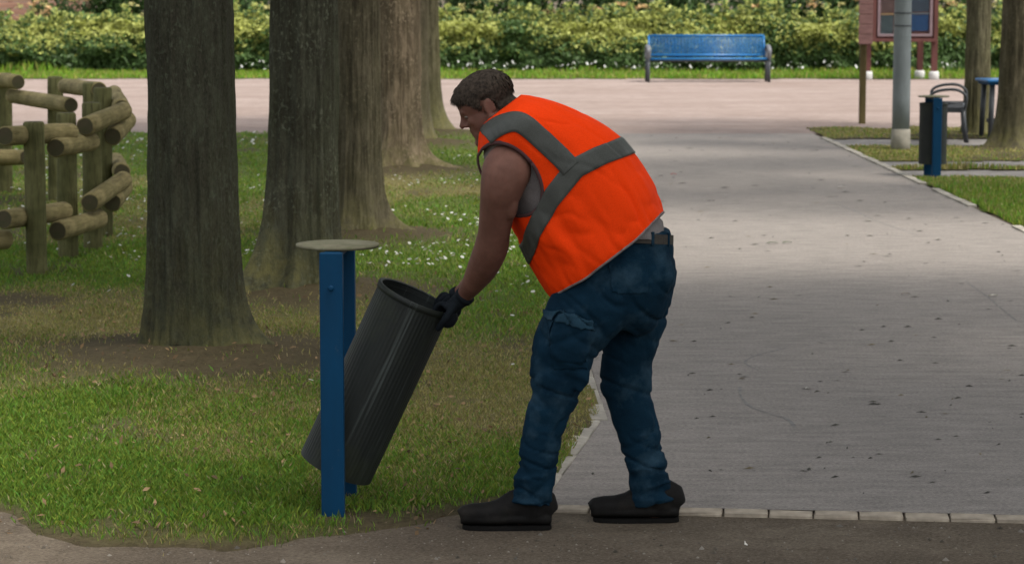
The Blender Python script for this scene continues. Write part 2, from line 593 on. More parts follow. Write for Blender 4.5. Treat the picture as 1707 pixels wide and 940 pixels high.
kx0 = _kA.x + 0.02
stone_row('kerb', 'row of small pale kerb stones closing the near end of the path',
          [(kx0, float(kerb_y(kx0)) - 0.05), (4.1, float(kerb_y(4.1)) - 0.05)], 0.165, 0.09, 0.12, 0.002, M_KERB, jitter=0.003)
stone_row('path_edging', 'pale concrete edging between the lawn and the path',
          [(p.x - 0.04, p.y) for p in LE[1:]], 0.42, 0.075, 0.12, 0.006, M_EDGE, jitter=0.0025)
stone_row('verge_edging', 'thin pale edging stones along the far side of the path',
          [(float(right_edge(y)) + 0.005, y) for y in (Y_PLAZA - 0.9, 12.0)], 0.6, 0.08, 0.12, 0.014, M_EDGE, gap=0.012,
          skip=lambda c: vn(c.y * 0.9, 3.1, 0, 5) > (0.45 if c.y < 24.5 else 0.99), jitter=0.003)

# ------------------------------------------------------------------ grass blades (one mass per lawn)
def blades(name, label, X, Y, Z, H, W, col, lean=0.45):
    n = len(X)
    a = rng.uniform(0, 2 * np.pi, n)
    dx, dy = np.cos(a), np.sin(a)
    la = rng.uniform(0, 2 * np.pi, n)
    ln = rng.uniform(0.1, 1.0, n) * lean * H
    V = np.empty((n, 4, 3))
    base = np.stack([X, Y, Z], 1)
    side = np.stack([dx * W * 0.5, dy * W * 0.5, 0 * X], 1)
    tip = base + np.stack([np.cos(la) * ln, np.sin(la) * ln, H], 1)
    midp = base + np.stack([np.cos(la) * ln * 0.35, np.sin(la) * ln * 0.35, H * 0.6], 1)
    V[:, 0], V[:, 1], V[:, 2], V[:, 3] = base - side, base + side, midp + side * 0.7, tip
    Fq = (np.arange(n)[:, None] * 4 + np.array([0, 1, 2, 3])[None])
    me = np_mesh(name, V.reshape(-1, 3), Fq, col=np.repeat(col, 4, 0))
    o = obj(name, me, M_BLADE)
    return tag(o, label, 'grass', kind='stuff')

def blade_cols(n, dry, soil=0):
    v = rng.uniform(0.65, 1.35, (n, 1))
    gcol = np.array([[0.130, 0.222, 0.026]]) * v
    gcol[:, :1] *= rng.uniform(0.7, 1.4, (n, 1))
    dcol = np.array([[0.26, 0.228, 0.078]]) * v
    straw = np.array([[0.33, 0.28, 0.14]]) * v
    d = np.asarray(dry).reshape(-1, 1)
    pick = rng.uniform(0, 1, (n, 1)) < d * 0.85
    c = np.where(pick, dcol, gcol)
    st = rng.uniform(0, 1, (n, 1)) < (0.02 + 0.10 * d)
    return np.where(st, straw, c)

def scatter_lawn():
    # perspective-aware density: even number of blades per picture area
    n = 880000
    Y = 1.0 / rng.uniform(1 / (Y_PLAZA + 0.5), 1 / 8.35, n)
    half = Y * 0.22
    X = rng.uniform(-1.65, 1, n) * half
    keep = lawn_in(X, Y) & (X > -12.4)
    X, Y = X[keep], Y[keep]
    so = soil_mask(X, Y)
    cl = fbm(X * 5, Y * 5, 0, 55, 3)
    fd = front_d(X, Y)
    keep = (rng.uniform(0, 1, len(X)) > so * 0.97) & (rng.uniform(-0.16, 0.30, len(X)) < fd) & (rng.uniform(0, 1, len(X)) < 0.25 + 1.3 * cl)
    X, Y, so = X[keep], Y[keep], so[keep]
    dr = dry_mask(X, Y)
    Z = lawn_z(X, Y) - 0.004
    n = len(X)
    tall = np.clip((fbm(X * 1.7, Y * 1.7, 0, 77, 4) - 0.45) * 3.0, 0, 1)
    H = rng.uniform(0.014, 0.036, n) * (1 - 0.35 * dr) + 0.018 * tall * rng.uniform(0, 1, n)
    W = np.maximum(0.0035, 0.00042 * Y) * rng.uniform(0.7, 1.5, n)
    blades('lawn_grass', 'short uneven green and straw coloured grass blades on the lawn', X, Y, Z, H, W, blade_cols(n, dr), 0.9)
    # verge
    n = 130000
    Y = 1.0 / rng.uniform(1 / 36.0, 1 / 17.0, n)
    X = rng.uniform(3.4, 1.0 * Y * 0.21 + 1.2, n)
    keep = rlawn_in(X, Y)
    X, Y = X[keep], Y[keep]
    so = np.clip((fbm(X * 0.9, Y * 0.6, 0, 33, 5) - 0.47) * 4, 0, 0.85) * (Y > 20.5)
    keep = rng.uniform(0, 1, len(X)) > so
    X, Y = X[keep], Y[keep]
    n = len(X)
    H = rng.uniform(0.03, 0.075, n) * np.where(Y > 24, 0.45, 1.0)
    q = G(1600, 285)
    tuft = np.exp(-(((X - q.x) / 0.55) ** 2 + ((Y - q.y) / 0.5) ** 2))
    H = H * (1 + 2.6 * tuft)
    W = 0.00055 * Y * rng.uniform(0.7, 1.5, n)
    blades('verge_grass', 'brighter uncut grass on the verge beyond the path', X, Y, flat(X, Y) - 0.005, H, W, blade_cols(n, np.clip((Y - 22) / 6, 0.2, 0.8)) * 1.2)
    n = 50000
    X, Y = rng.uniform(-21.5, 21.5, n), rng.uniform(Y_STRIP, Y_HEDGE + 0.5, n)
    keep = Y > Y_STRIP + 0.6 * fbm(X * 0.8, 0 * Y, 0, 2, 4)
    X, Y = X[keep], Y[keep]
    n = len(X)
    H = rng.uniform(0.04, 0.10, n) * (1 + 2.2 * (Y > Y_HEDGE - 0.6) * vn(X * 0.7, 0 * X, 0, 4) ** 2)
    c = blade_cols(n, 0.3 + 0 * X) * np.array([[1.15, 1.3, 0.9]])
    blades('strip_grass', 'mown and seeding grass along the foot of the hedge', X, Y, flat(X, Y) - 0.005, H, 0.028 * rng.uniform(0.6, 1.4, n), c)

scatter_lawn()

def discs(name, label, cat, X, Y, Z, r, col, tilt=0.5, k=6):
    n = len(X)
    ang = np.arange(k) * 2 * np.pi / k
    nx, ny = rng.uniform(-tilt, tilt, n), rng.uniform(-tilt, tilt, n)
    V = np.empty((n, k, 3))
    for j in range(k):
        cx, cy = np.cos(ang[j]) * r, np.sin(ang[j]) * r
        V[:, j, 0], V[:, j, 1], V[:, j, 2] = X + cx, Y + cy, Z + cx * nx + cy * ny
    Fq = np.arange(n)[:, None] * k + np.arange(k)[None]
    o = obj(name, np_mesh(name, V.reshape(-1, 3), Fq, col=np.repeat(col, k, 0)), M_BLADE)
    return tag(o, label, cat, kind='stuff')

def scatter_daisies():
    n = 26000
    Y = 1.0 / rng.uniform(1 / (Y_PLAZA - 0.3), 1 / 12.0, n)
    X = rng.uniform(-1, 1, n) * Y * 0.22
    keep = lawn_in(X, Y) & (soil_mask(X, Y) < 0.3)
    dens = np.clip((fbm(X * 0.55, Y * 0.4, 0, 61, 4) - 0.36) * 3.2, 0, 1) * np.clip((Y - 14.5) / 7, 0.015, 1)
    keep &= rng.uniform(0, 1, n) < dens * 0.5
    X, Y = X[keep], Y[keep]
    n = len(X)
    r = rng.uniform(0.008, 0.015, n) * np.maximum(1, Y / 22)
    discs('daisies', 'tiny white daisies scattered over the far lawn', 'flowers', X, Y, lawn_z(X, Y) + rng.uniform(0.035, 0.06, n), r,
          np.array([[0.58, 0.58, 0.53]]) * rng.uniform(0.75, 1.05, (n, 1)), 0.6)
    n = 300
    X = rng.uniform(-12, 12, n)
    keep = vn(X * 0.6, 0 * X, 0, 14) > 0.4
    X = X[keep]; n = len(X)
    Y = Y_HEDGE - 0.25 + rng.uniform(-0.35, 0.25, n)
    discs('strip_flowers', 'white wildflowers in the grass at the foot of the hedge', 'flowers', X, Y, rng.uniform(0.08, 0.24, n),
          rng.uniform(0.012, 0.03, n), np.array([[0.7, 0.7, 0.66]]) * rng.uniform(0.7, 1.05, (n, 1)), 1.2)

scatter_daisies()
# ------------------------------------------------------------------ trees
def mat_bark(name='bark', tint=(1, 1, 1), lichen=0.65, algae=0.6):
    t = NT(name, 0.92, 0.15)
    co = t.coord()
    vco = t.coord((1, 1, 0.16))
    big = t.noise(t.coord((1, 1, 0.4)), 6.5, 7, 0.72)
    streak = t.noise(vco, 26, 6, 0.65)
    fine = t.noise(t.coord((1, 1, 0.4)), 120, 4, 0.7)
    c = t.ramp(big, [(0.28, (0.022, 0.022, 0.016)), (0.48, (0.055, 0.053, 0.039)), (0.70, (0.115, 0.11, 0.088))])
    c = t.mix(t.ramp(streak, [(0.38, 0.75), (0.55, 0.0)]), c, (0.020, 0.017, 0.012))
    # green algae film
    alg = t.noise(t.coord((1, 1, 0.5)), 1.7, 5, 0.6)
    c = t.mix(t.ramp(alg, [(0.42, 0.0), (0.68, algae)]), c, (0.055, 0.062, 0.022))
    # lichen freckles
    sp = t.noise(t.coord((1, 1, 0.7)), 42, 5, 0.6, 0.4)
    lm = t.math('MULTIPLY', t.ramp(sp, [(0.54, 0.0), (0.64, 1.0)]), t.ramp(t.noise(co, 3.2, 4, 0.6), [(0.40, 0.0), (0.62, 1.0)]))
    c = t.mix(t.math('MULTIPLY', lm, lichen), c, (0.19, 0.19, 0.155))
    c = t.mix(1.0, c, tint, 'MULTIPLY')
    # moss on the root flare: the plant grows there
    moss = t.math('MULTIPLY', t.attr('moss'), t.ramp(t.noise(co, 7, 5, 0.7), [(0.38, 0.0), (0.62, 1.0)]))
    c = t.mix(t.math('MULTIPLY', moss, 0.85), c, (0.145, 0.135, 0.042))
    c = t.mix(0.25, c, t.ramp(fine, [(0.3, (0.02, 0.018, 0.012)), (0.7, (0.15, 0.135, 0.10))]))
    t.color(c)
    h = t.mix(0.45, streak, fine)
    t.bump(h, 1.0, 0.02)
    return t.m
M_BARK = mat_bark('dark_bark', (0.43, 0.52, 0.42))
M_BARK_SPECKLED = mat_bark('speckled_bark', (0.82, 0.92, 0.8), 0.95, 0.5)
M_BARK_BROWN = mat_bark('brown_bark', (1.8, 1.6, 1.3), 0.4, 0.3)
M_BARK_RED = mat_bark('reddish_bark', (3.3, 2.6, 2.2), 0.6, 0.1)
M_BARK_OLIVE = mat_bark('olive_bark', (2.1, 1.95, 1.45), 0.3, 0.6)
M_LEAF = leaf_mat('leaf', 0.5, 0.35)

def trunk_mesh(r, height, nth, nz, seed, roots, lean, flare=1.0):
    """one continuous trunk: fluted, with root buttresses; roots = (angle, reach m, height m, sharpness)"""
    u = np.linspace(0, 1, nz)
    z = -0.12 + (height + 0.12) * (u ** 1.7)
    th = np.linspace(0, 2 * np.pi, nth, endpoint=False)
    Z, T = np.meshgrid(z, th, indexing='ij')
    cx, sx = np.cos(T), np.sin(T)
    zz = np.maximum(Z, 0)
    rad = r * (1 - 0.05 * zz / 2.0) + 0.30 * r * np.exp(-zz / 0.16) * flare
    rad = rad * (1 + 0.16 * (fbm(cx * 1.3, sx * 1.3, Z * 0.35, seed, 3) - 0.5) + 0.06 * (fbm(cx * 4, sx * 4, Z * 0.5, seed + 3, 3) - 0.5))
    for (a, reach, hh, sharp) in roots:
        lobe = np.maximum(0, np.cos(T - a)) ** sharp
        rad = rad + lobe * reach * np.exp(-(zz / hh) ** 0.85)
    rad = rad + 0.04 * (np.abs(2 * fbm(cx * 3.4, sx * 3.4, Z * 0.45, seed + 7, 3) - 1) - 0.2) * np.clip(r / 0.2, 0, 1)
    rad = rad + 0.012 * (0.5 - np.abs(2 * fbm(cx * 12, sx * 12, Z * 2.6, seed + 8, 3) - 1))
    rad = rad + 0.016 * (fbm(cx * 9, sx * 9, Z * 2.2, seed + 9, 4) - 0.5) + 0.007 * (fbm(cx * 26, sx * 26, Z * 9, seed + 12, 2) - 0.5)
    X = rad * cx + lean[0] * zz
    Yv = rad * sx + lean[1] * zz
    V = np.stack([X, Yv, Z], -1).reshape(-1, 3)
    i = (np.arange(nz - 1)[:, None] * nth + np.arange(nth)[None])
    j = (np.arange(nz - 1)[:, None] * nth + (np.arange(nth) + 1)[None] % nth)
    Fq = np.stack([i, j, j + nth, i + nth], -1).reshape(-1, 4)
    out = np.clip((rad - r * 1.05) / 0.12, 0, 1) * np.exp(-zz / 0.5)
    return V, Fq, np.clip(np.exp(-zz / 0.32) * 0.7 + out, 0, 1).ravel()

def tube_np(p0, p1, r0, r1, n=10, m=7, bend=(0, 0, 0)):
    t = np.linspace(0, 1, m)
    p0, p1, bend = np.array(p0), np.array(p1), np.array(bend)
    c = p0 + (p1 - p0) * t[:, None] + bend * np.sin(np.pi * t)[:, None]
    d = (p1 - p0) / np.linalg.norm(p1 - p0)
    a = np.cross(d, [0.3, 0.7, 0.2]); a /= np.linalg.norm(a)
    b = np.cross(d, a)
    th = np.linspace(0, 2 * np.pi, n, endpoint=False)
    rr = r0 + (r1 - r0) * t
    V = c[:, None] + rr[:, None, None] * (np.cos(th)[None, :, None] * a + np.sin(th)[None, :, None] * b)
    i = (np.arange(m - 1)[:, None] * n + np.arange(n)[None])
    j = (np.arange(m - 1)[:, None] * n + (np.arange(n) + 1)[None] % n)
    return V.reshape(-1, 3), np.stack([i, j, j + n, i + n], -1).reshape(-1, 4)

def leaf_quads(C, size, nrm=None, spread=1.0, r=rng):
    n = len(C)
    nv = r.normal(size=(n, 3))
    if nrm is not None:
        nv = nv * spread + nrm
    nv /= np.linalg.norm(nv, axis=1, keepdims=True) + 1e-9
    a = np.cross(nv, r.normal(size=(n, 3))); a /= np.linalg.norm(a, axis=1, keepdims=True) + 1e-9
    b = np.cross(nv, a)
    s = np.asarray(size).reshape(-1, 1)
    V = np.stack([C - a * s, C - b * s * 0.45 + nv * s * 0.1, C + a * s, C + b * s * 0.45 + nv * s * 0.1], 1)
    return V.reshape(-1, 3), np.arange(n * 4).reshape(-1, 4)

def crown_mesh(name, seed, rx, rz, zc, n, leaf=0.16):
    r = np.random.default_rng(seed)
    k = 95
    d = r.normal(size=(k, 3)); d /= np.linalg.norm(d, axis=1, keepdims=True)
    rad = r.uniform(0.35, 1.0, (k, 1)) ** 0.5
    cc = d * rad * np.array([[rx, rx, rz]]) * 0.86
    cr = r.uniform(0.7, 1.35, k)
    w = r.integers(0, k, n)
    q = r.normal(size=(n, 3)); q /= np.linalg.norm(q, axis=1, keepdims=True)
    C = cc[w] + q * (cr[w] * r.uniform(0.3, 1.0, n) ** 0.4)[:, None] * np.array([[1, 1, 0.7]])
    C[:, 2] += zc
    C[:, 2] = np.maximum(C[:, 2], 2.9 + r.uniform(0, 0.5, n))
    V, Fq = leaf_quads(C, r.uniform(0.7, 1.3, n) * leaf, r=r)
    base = np.array([[0.055, 0.098, 0.024]]) * r.uniform(0.6, 1.4, (n, 1))
    base[:, 0] *= r.uniform(0.7, 1.5, n)
    me = np_mesh(name, V, Fq, col=np.repeat(base, 4, 0))
    me.materials.append(M_LEAF)
    return me

CROWN = crown_mesh('crown', 5, 4.3, 3.6, 6.8, 3100, 0.17)
CROWN_DENSE = crown_mesh('crown', 6, 4.3, 3.6, 6.8, 8000, 0.17)  # thicker leaf mass for the nearer two of the added shade trees

def tree(p, r, label, seed, roots, lean=(0, 0), nth=96, nz=110, crown=(0.82, 0.95), flare=1.0, bark=None, leaves=None):
    root = empty('tree', (p.x, p.y, 0.0))
    tag(root, label, 'tree', 'trees lining the path')
    V, Fq, moss = trunk_mesh(r, 4.6, nth, nz, seed, roots, lean, flare)
    vs_, fs_, ms_ = [V], [Fq], [moss]
    off = len(V)
    rr = random.Random(seed)
    top = Vector((lean[0] * 4.6, lean[1] * 4.6, 4.5))
    for k in range(5):
        a = k * 1.26 + rr.uniform(-0.3, 0.3)
        zb = 3.4 + 0.25 * k
        p0 = (lean[0] * zb + 0.3 * r * math.cos(a), lean[1] * zb + 0.3 * r * math.sin(a), zb)
        L = rr.uniform(2.0, 2.9)
        p1 = (p0[0] + L * math.cos(a), p0[1] + L * math.sin(a), zb + rr.uniform(2.2, 4.0))
        v, f = tube_np(p0, p1, r * 0.55, 0.03, bend=(0, 0, -0.35))
        vs_.append(v); fs_.append(f + off); ms_.append(np.zeros(len(v))); off += len(v)
    me = np_mesh('trunk', np.concatenate(vs_), np.concatenate(fs_), attrs={'moss': np.concatenate(ms_)}, smooth=True)
    obj('trunk', me, bark or M_BARK, root)
    c = bpy.data.objects.new('crown', leaves or CROWN)
    link(c, root)
    c.rotation_euler = (0, 0, seed * 1.3)
    c.scale = (crown[0], crown[0], crown[1])
    c.location = (0, 0, 3.2 * (1 - crown[1]))
    return root

PI = math.pi
S = -PI / 2    # towards the camera
tree(TPOS[0], 0.225, 'nearest dark trunk, widest in view, standing just behind the blue bin post', 3,
     [(0.02, 0.36, 0.10, 14), (PI * 0.98, 0.09, 0.22, 4), (S - 0.5, 0.05, 0.12, 9), (S + 0.6, 0.08, 0.10, 14), (PI * 0.45, 0.3, 0.2, 8)], (-0.004, 0), 220, 260, flare=0.35)
tree(TPOS[1], 0.205, 'second trunk of the row, mossy root flare directly behind the bin lid', 8,
     [(PI * 1.02, 0.30, 0.24, 14), (S - 0.80, 0.46, 0.26, 22), (S - 0.15, 0.22, 0.2, 30), (S + 0.7, 0.28, 0.15, 24), (0.6, 0.2, 0.2, 14)], (0.006, 0), 220, 240, flare=0.6, bark=M_BARK_SPECKLED)
tree(TPOS[2], 0.175, 'third trunk of the row, touching the second, root running out to the bright grass', 14,
     [(0.05, 0.46, 0.09, 22), (0.5, 0.22, 0.12, 16), (S - 0.4, 0.22, 0.16, 18), (S + 0.45, 0.16, 0.13, 22), (PI, 0.18, 0.14, 16)], (0.004, 0), 180, 180, flare=0.6, bark=M_BARK_BROWN)
tree(TPOS[3], 0.22, 'reddish brown flaking fourth trunk of the row with a long low root', 21,
     [(-0.1, 0.75, 0.08, 24), (S - 0.5, 0.26, 0.18, 16), (S + 0.5, 0.30, 0.12, 22), (PI, 0.2, 0.16, 14)], (-0.006, 0), 180, 150, (0.85, 0.9), flare=0.6, bark=M_BARK_RED)
tree(TPOS[4], 0.205, 'slim slice of the fifth trunk showing between fourth and last', 27,
     [(-0.15, 0.12, 0.2, 8), (S, 0.1, 0.2, 7)], (0, 0), 96, 110, (0.7, 0.85), bark=M_BARK_BROWN)
tree(TPOS[5], 0.195, 'farthest trunk of the row, pale olive foot at the gravel edge', 33,
     [(-0.2, 0.28, 0.2, 6), (S - 0.6, 0.15, 0.2, 7), (S + 0.5, 0.12, 0.25, 7)], (0, 0), 96, 110, (0.7, 0.85), bark=M_BARK_OLIVE)
tree(RPOS[0], 0.155, 'thin olive green trunk between the lamp post and the edge trunk', 39,
     [(S, 0.08, 0.2, 7), (0, 0.08, 0.2, 7)], (0, 0), 96, 110, (0.5, 0.75), bark=M_BARK_OLIVE)
tree(RPOS[1], 0.225, 'grey trunk cut off by the picture edge in front of the blue table', 44,
     [(PI, 0.12, 0.22, 7), (S - 0.3, 0.12, 0.2, 7)], (0.01, 0), 96, 110, (0.6, 0.8), bark=M_BARK_BROWN)
# three unseen trees added across the path so their crowns shade the foreground
for k, (ax_, ay_, where) in enumerate(((6.2, 23.0, 'third'), (5.7, 11.2, 'second'), (5.6, 5.2, 'first'))):
    tree(Vector((ax_, ay_, 0)), 0.22, where + ' shade tree added across the path outside the picture, counted from the viewer', 51 + k * 5,
         [(S, 0.12, 0.2, 7), (PI, 0.1, 0.2, 7)], (0, 0), 64, 60, (1.05, 1.0), leaves=CROWN if k == 0 else CROWN_DENSE)

# ------------------------------------------------------------------ hedge and what grows behind it
def foliage(name, C, size, col, nrm=None, spread=1.0, mat=M_LEAF, parent=None):
    V, Fq = leaf_quads(C, size, nrm, spread)
    return obj(name, np_mesh(name, V, Fq, col=np.repeat(col, 4, 0)), mat, parent)

def build_hedge():
    root = empty('hedge', (0, Y_HEDGE, 0))
    tag(root, 'long clipped hedge, yellow green on top, running behind the blue bench', 'hedge')
    n = 160000
    X = rng.uniform(-22, 22, n)
    top = 1.06 + 0.26 * (fbm(X * 0.8, 0 * X, 0, 71, 4) - 0.5) * 2
    Zr = rng.uniform(0.0, 1, n) ** 0.8
    Zh = 0.04 + Zr * (top - 0.04)
    bulge = 0.75 * (fbm(X * 1.3, Zh * 2.2, 0, 81, 4) - 0.25) + 0.3 * fbm(X * 3, Zh * 4, 0, 85, 3)
    front = 0.30 - bulge + 0.30 * (Zh / 1.3) ** 3
    Yd = front + rng.exponential(0.10, n)
    on_top = rng.uniform(0, 1, n) < 0.30
    Yd = np.where(on_top, 0.35 + rng.uniform(0, 1.5, n), Yd)
    Zh = np.where(on_top, top - rng.exponential(0.09, n) + 0.16 * fbm(X * 3, Yd * 3, 0, 91, 3), Zh)
    # loose upright shoots over the clipped line
    sh = rng.uniform(0, 1, n) < 0.20
    sx = np.round(X[sh] * 6) / 6
    lift = _h(np.round(X[sh] * 6).astype(np.int64), np.zeros(sh.sum(), np.int64), np.zeros(sh.sum(), np.int64), 3)
    X[sh] = sx + rng.normal(0, 0.035, sh.sum())
    Zh[sh] = top[sh] + rng.uniform(-0.1, 1, sh.sum()) * lift * 0.46
    Yd[sh] = 0.35 + rng.uniform(0, 0.5, sh.sum())
    C = np.stack([X, Yd, Zh], 1)
    # young shoots are yellow green; old leaves are dark: new growth sits on the outside and top
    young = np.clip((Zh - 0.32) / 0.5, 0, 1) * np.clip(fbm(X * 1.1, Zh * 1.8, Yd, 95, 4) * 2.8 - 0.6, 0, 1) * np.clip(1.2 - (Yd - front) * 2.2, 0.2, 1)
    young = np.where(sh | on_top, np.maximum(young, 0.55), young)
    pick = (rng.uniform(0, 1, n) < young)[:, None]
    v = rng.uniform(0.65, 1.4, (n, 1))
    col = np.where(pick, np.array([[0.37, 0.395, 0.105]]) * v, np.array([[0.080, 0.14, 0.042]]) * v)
    nrm = np.stack([0 * X, -0.7 + 0 * X, 0.7 + 0 * X], 1)
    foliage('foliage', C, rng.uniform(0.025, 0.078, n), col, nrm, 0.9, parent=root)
    # woody inside
    xs = np.linspace(-22, 22, 350); zs = np.linspace(0, 1, 14)
    Xg, Zg = np.meshgrid(xs, zs)
    tp = 0.90 + 0.26 * (fbm(Xg * 0.8, 0 * Xg, 0, 71, 4) - 0.5) * 2
    Yg = 0.80 - 0.75 * (fbm(Xg * 1.3, Zg * tp * 2.2, 0, 81, 4) - 0.25) + 0.1 * Zg
    W = len(xs)
    V = np.stack([Xg, Yg, Zg * tp], -1).reshape(-1, 3)
    V2 = V.copy(); V2[:, 1] = 1.9
    i = (np.arange(len(zs) - 1)[:, None] * W + np.arange(W - 1)[None]).ravel()
    Fq = np.stack([i, i + 1, i + 1 + W, i + W], 1)
    tt = (len(zs) - 1) * W + np.arange(W - 1)
    F3 = np.stack([tt, tt + 1, tt + 1 + len(V), tt + len(V)], 1)
    obj('inner_twigs', np_mesh('inner_twigs', np.concatenate([V, V2]), np.concatenate([Fq, Fq + len(V), F3]), smooth=True),
        simple('hedge_twigs', (0.030, 0.042, 0.018), 0.95, 0.1, 0.6, 18, 1.0, 30), root)

build_hedge()

M_PETAL = leaf_mat('peach_young_leaf', 0.6, 0.3)
def shrub(px, top_py, w, label, seed, blossom, dY=2.6, green=(0.045, 0.085, 0.024)):
    r = np.random.default_rng(seed)
    base = P(px, 120, Y_HEDGE + dY)
    h = P(px, top_py, Y_HEDGE + dY).z
    root = empty('shrub', (base.x, base.y, 0))
    tag(root, label, 'shrub', 'shrubs behind the hedge')
    n = 4200
    k = 26
    d = r.normal(size=(k, 3)); d /= np.linalg.norm(d, axis=1, keepdims=True)
    cc = d * r.uniform(0.4, 1, (k, 1)) * np.array([[w, 0.5, h * 0.42]]) + np.array([[0, 0, h * 0.56]])
    q = r.integers(0, k, n)
    e = r.normal(size=(n, 3)); e /= np.linalg.norm(e, axis=1, keepdims=True)
    C = cc[q] + e * r.uniform(0.15, 0.42, n)[:, None]
    C[:, 2] = np.clip(C[:, 2], 0.05, None)
    col = np.array([green]) * r.uniform(0.55, 1.5, (n, 1))
    V, Fq = leaf_quads(C, r.uniform(0.04, 0.085, n), r=r)
    obj('foliage', np_mesh('foliage', V, Fq, col=np.repeat(col, 4, 0)), M_LEAF, root)
    bm = bmesh.new()
    for j in range(6):
        a = r.uniform(0, 6.28)
        add_tube(bm, [(0.08 * math.cos(a), 0.06 * math.sin(a), -0.02), (0.3 * w * math.cos(a), 0.2 * math.sin(a), h * 0.4), (0.7 * w * math.cos(a), 0.35 * math.sin(a), h * 0.8)], [0.03, 0.02, 0.008], 6)
    obj('stem', bm_mesh('stem', bm), M_BARK, root)
    if blossom:
        m = 17 * blossom
        bx = r.uniform(-w, w, m); bz = r.uniform(0.58, 1.04, m) * h; by = r.uniform(-0.75, 0.1, m)
        t = 22
        C = np.repeat(np.stack([bx, by, bz], 1), t, 0) + r.normal(0, 1, (m * t, 3)) * np.array([[0.055, 0.05, 0.024]])
        c1 = np.array([[0.56, 0.36, 0.17]]) * r.uniform(0.75, 1.2, (m * t, 1))
        c2 = np.array([[0.48, 0.44, 0.18]]) * r.uniform(0.75, 1.2, (m * t, 1))
        col = np.where(np.repeat(r.uniform(0, 1, (m, 1)) < 0.5, t, 0), c1, c2)
        V, Fq = leaf_quads(C, r.uniform(0.03, 0.055, m * t), np.array([[0, -0.3, 0.9]]), 0.5, r)
        obj('young_leaves', np_mesh('young_leaves', V, Fq, col=np.repeat(col, 4, 0)), M_PETAL, root)
    return root

shrub(130, -20, 1.3, 'peach tipped shrub behind the hedge beside the reddish board fence', 1, 2)
shrub(215, -30, 0.9, 'dark shrub behind the hedge just before the nearest trunk', 2, 1)
shrub(430, -20, 0.8, 'peach tipped shrub showing in the gap between the first two trunks', 3, 1)
shrub(775, -30, 0.9, 'pale peach tipped shrub behind the hedge just past the tree row', 4, 2)
shrub(890, -20, 0.7, 'cream tipped shrub behind the hedge above the bent man', 5, 1)
shrub(1030, -30, 0.9, 'broad orange tipped shrub behind the hedge, just before the blue bench', 6, 3)
shrub(1160, -35, 0.9, 'plain dark green shrub behind the hedge above the blue bench backrest', 7, 0)
shrub(1290, -25, 0.8, 'sparsely peach tipped shrub behind the hedge past the blue bench end', 8, 1)
shrub(1400, -30, 0.8, 'dark shrub behind the hedge just before the notice board', 9, 1)
shrub(1590, -20, 1.0, 'orange tipped shrub behind the hedge past the notice board', 10, 2)
shrub(1720, -25, 0.9, 'shrub behind the hedge at the picture edge, behind the edge trunk', 11, 1)

# the unbroken thicket behind: one mass
n = 56000
X = rng.uniform(-24, 24, n)
top = 2.6 + 1.2 * fbm(X * 0.5, 0 * X, 0, 7, 4)
Zt = rng.uniform(0, 1, n) * top
Yd = 4.4 - 0.8 * fbm(X * 0.9, Zt * 0.9, 0, 17, 4) + rng.exponential(0.25, n)
keep = ~((X < -9.0) & (X > -17.0) & (rng.uniform(0, 1, n) < 2))
th = foliage('thicket', (np.stack([X, Y_HEDGE + Yd, Zt], 1))[keep], rng.uniform(0.05, 0.11, n)[keep],
             (np.array([[0.034, 0.066, 0.020]]) * rng.uniform(0.6, 1.5, (n, 1)))[keep])
tag(th, 'dark green thicket closing the view behind hedge and shrubs', 'thicket', kind='stuff')
bk = np.array([(-9.2, 1.0, 0), (18, 1.0, 0), (18, 1.0, 2.7), (-9.2, 1.0, 2.7)])
# board fence at the far left
def board_fence():
    Yf = Y_HEDGE + 4.6
    root = empty('board_fence', (-13.0, Yf, 0))
    tag(root, 'reddish horizontal board fence above the hedge in the far left corner', 'fence')
    mat = simple('red_boards', (0.34, 0.19, 0.135), 0.85, 0.15, 0.3, 5, 0.4, 40, stretch=(0.3, 1, 3))
    for k in range(12):
        o = obj('board', box_mesh('board', (0, 0, 0), (6.6, 0.03, 0.135), bevel=0.005), mat, root)
        o.location = (0.2, (k % 2) * 0.006, 0.15 + k * 0.15)
    for k in range(5):
        o = obj('post', box_mesh('post', (0, 0, 0), (0.1, 0.1, 2.0), bevel=0.005), mat, root)
        o.location = (-2.9 + k * 1.5, 0.08, 0.98)
board_fence()
# ------------------------------------------------------------------ furniture materials
def mat_paint(name, c, wear=(0.12, 0.12, 0.12), amt=0.35, rough=0.45):
    t = NT(name, rough, 0.4 if rough < 0.6 else 0.15)
    co = t.coord()
    f = t.noise(t.coord((1, 1, 0.3)), 5, 6, 0.65)
    col = t.ramp(f, [(0.3, tuple(x * 0.8 for x in c)), (0.7, tuple(min(1, x * 1.18) for x in c))])
    sc = t.noise(t.coord((1, 1, 0.45)), 38, 6, 0.75)
    col = t.mix(t.ramp(sc, [(0.62, 0.0), (0.74, amt)]), col, wear)
    t.color(col)
    t.l(t.ramp(f, [(0.3, rough - 0.08), (0.7, rough + 0.14)]), t.b.inputs['Roughness'])
    t.bump(t.noise(co, 90, 3), 0.12, 0.002)
    return t.m
M_BLUE = mat_paint('blue_paint', (0.0004, 0.036, 0.090), rough=0.62)
M_BLUE_BENCH = mat_paint('bench_blue_paint', (0.008, 0.125, 0.32), (0.3, 0.36, 0.42), 0.2, 0.35)
M_CAST = mat_paint('dark_grey_paint', (0.045, 0.05, 0.056), (0.16, 0.16, 0.16), 0.3)
M_ARM = mat_paint('grey_paint', (0.12, 0.125, 0.135), (0.2, 0.2, 0.2), 0.3)
M_STEEL = simple('bolt_steel', (0.25, 0.25, 0.25), 0.4, 0.5, 0.2, 30, metal=0.7)

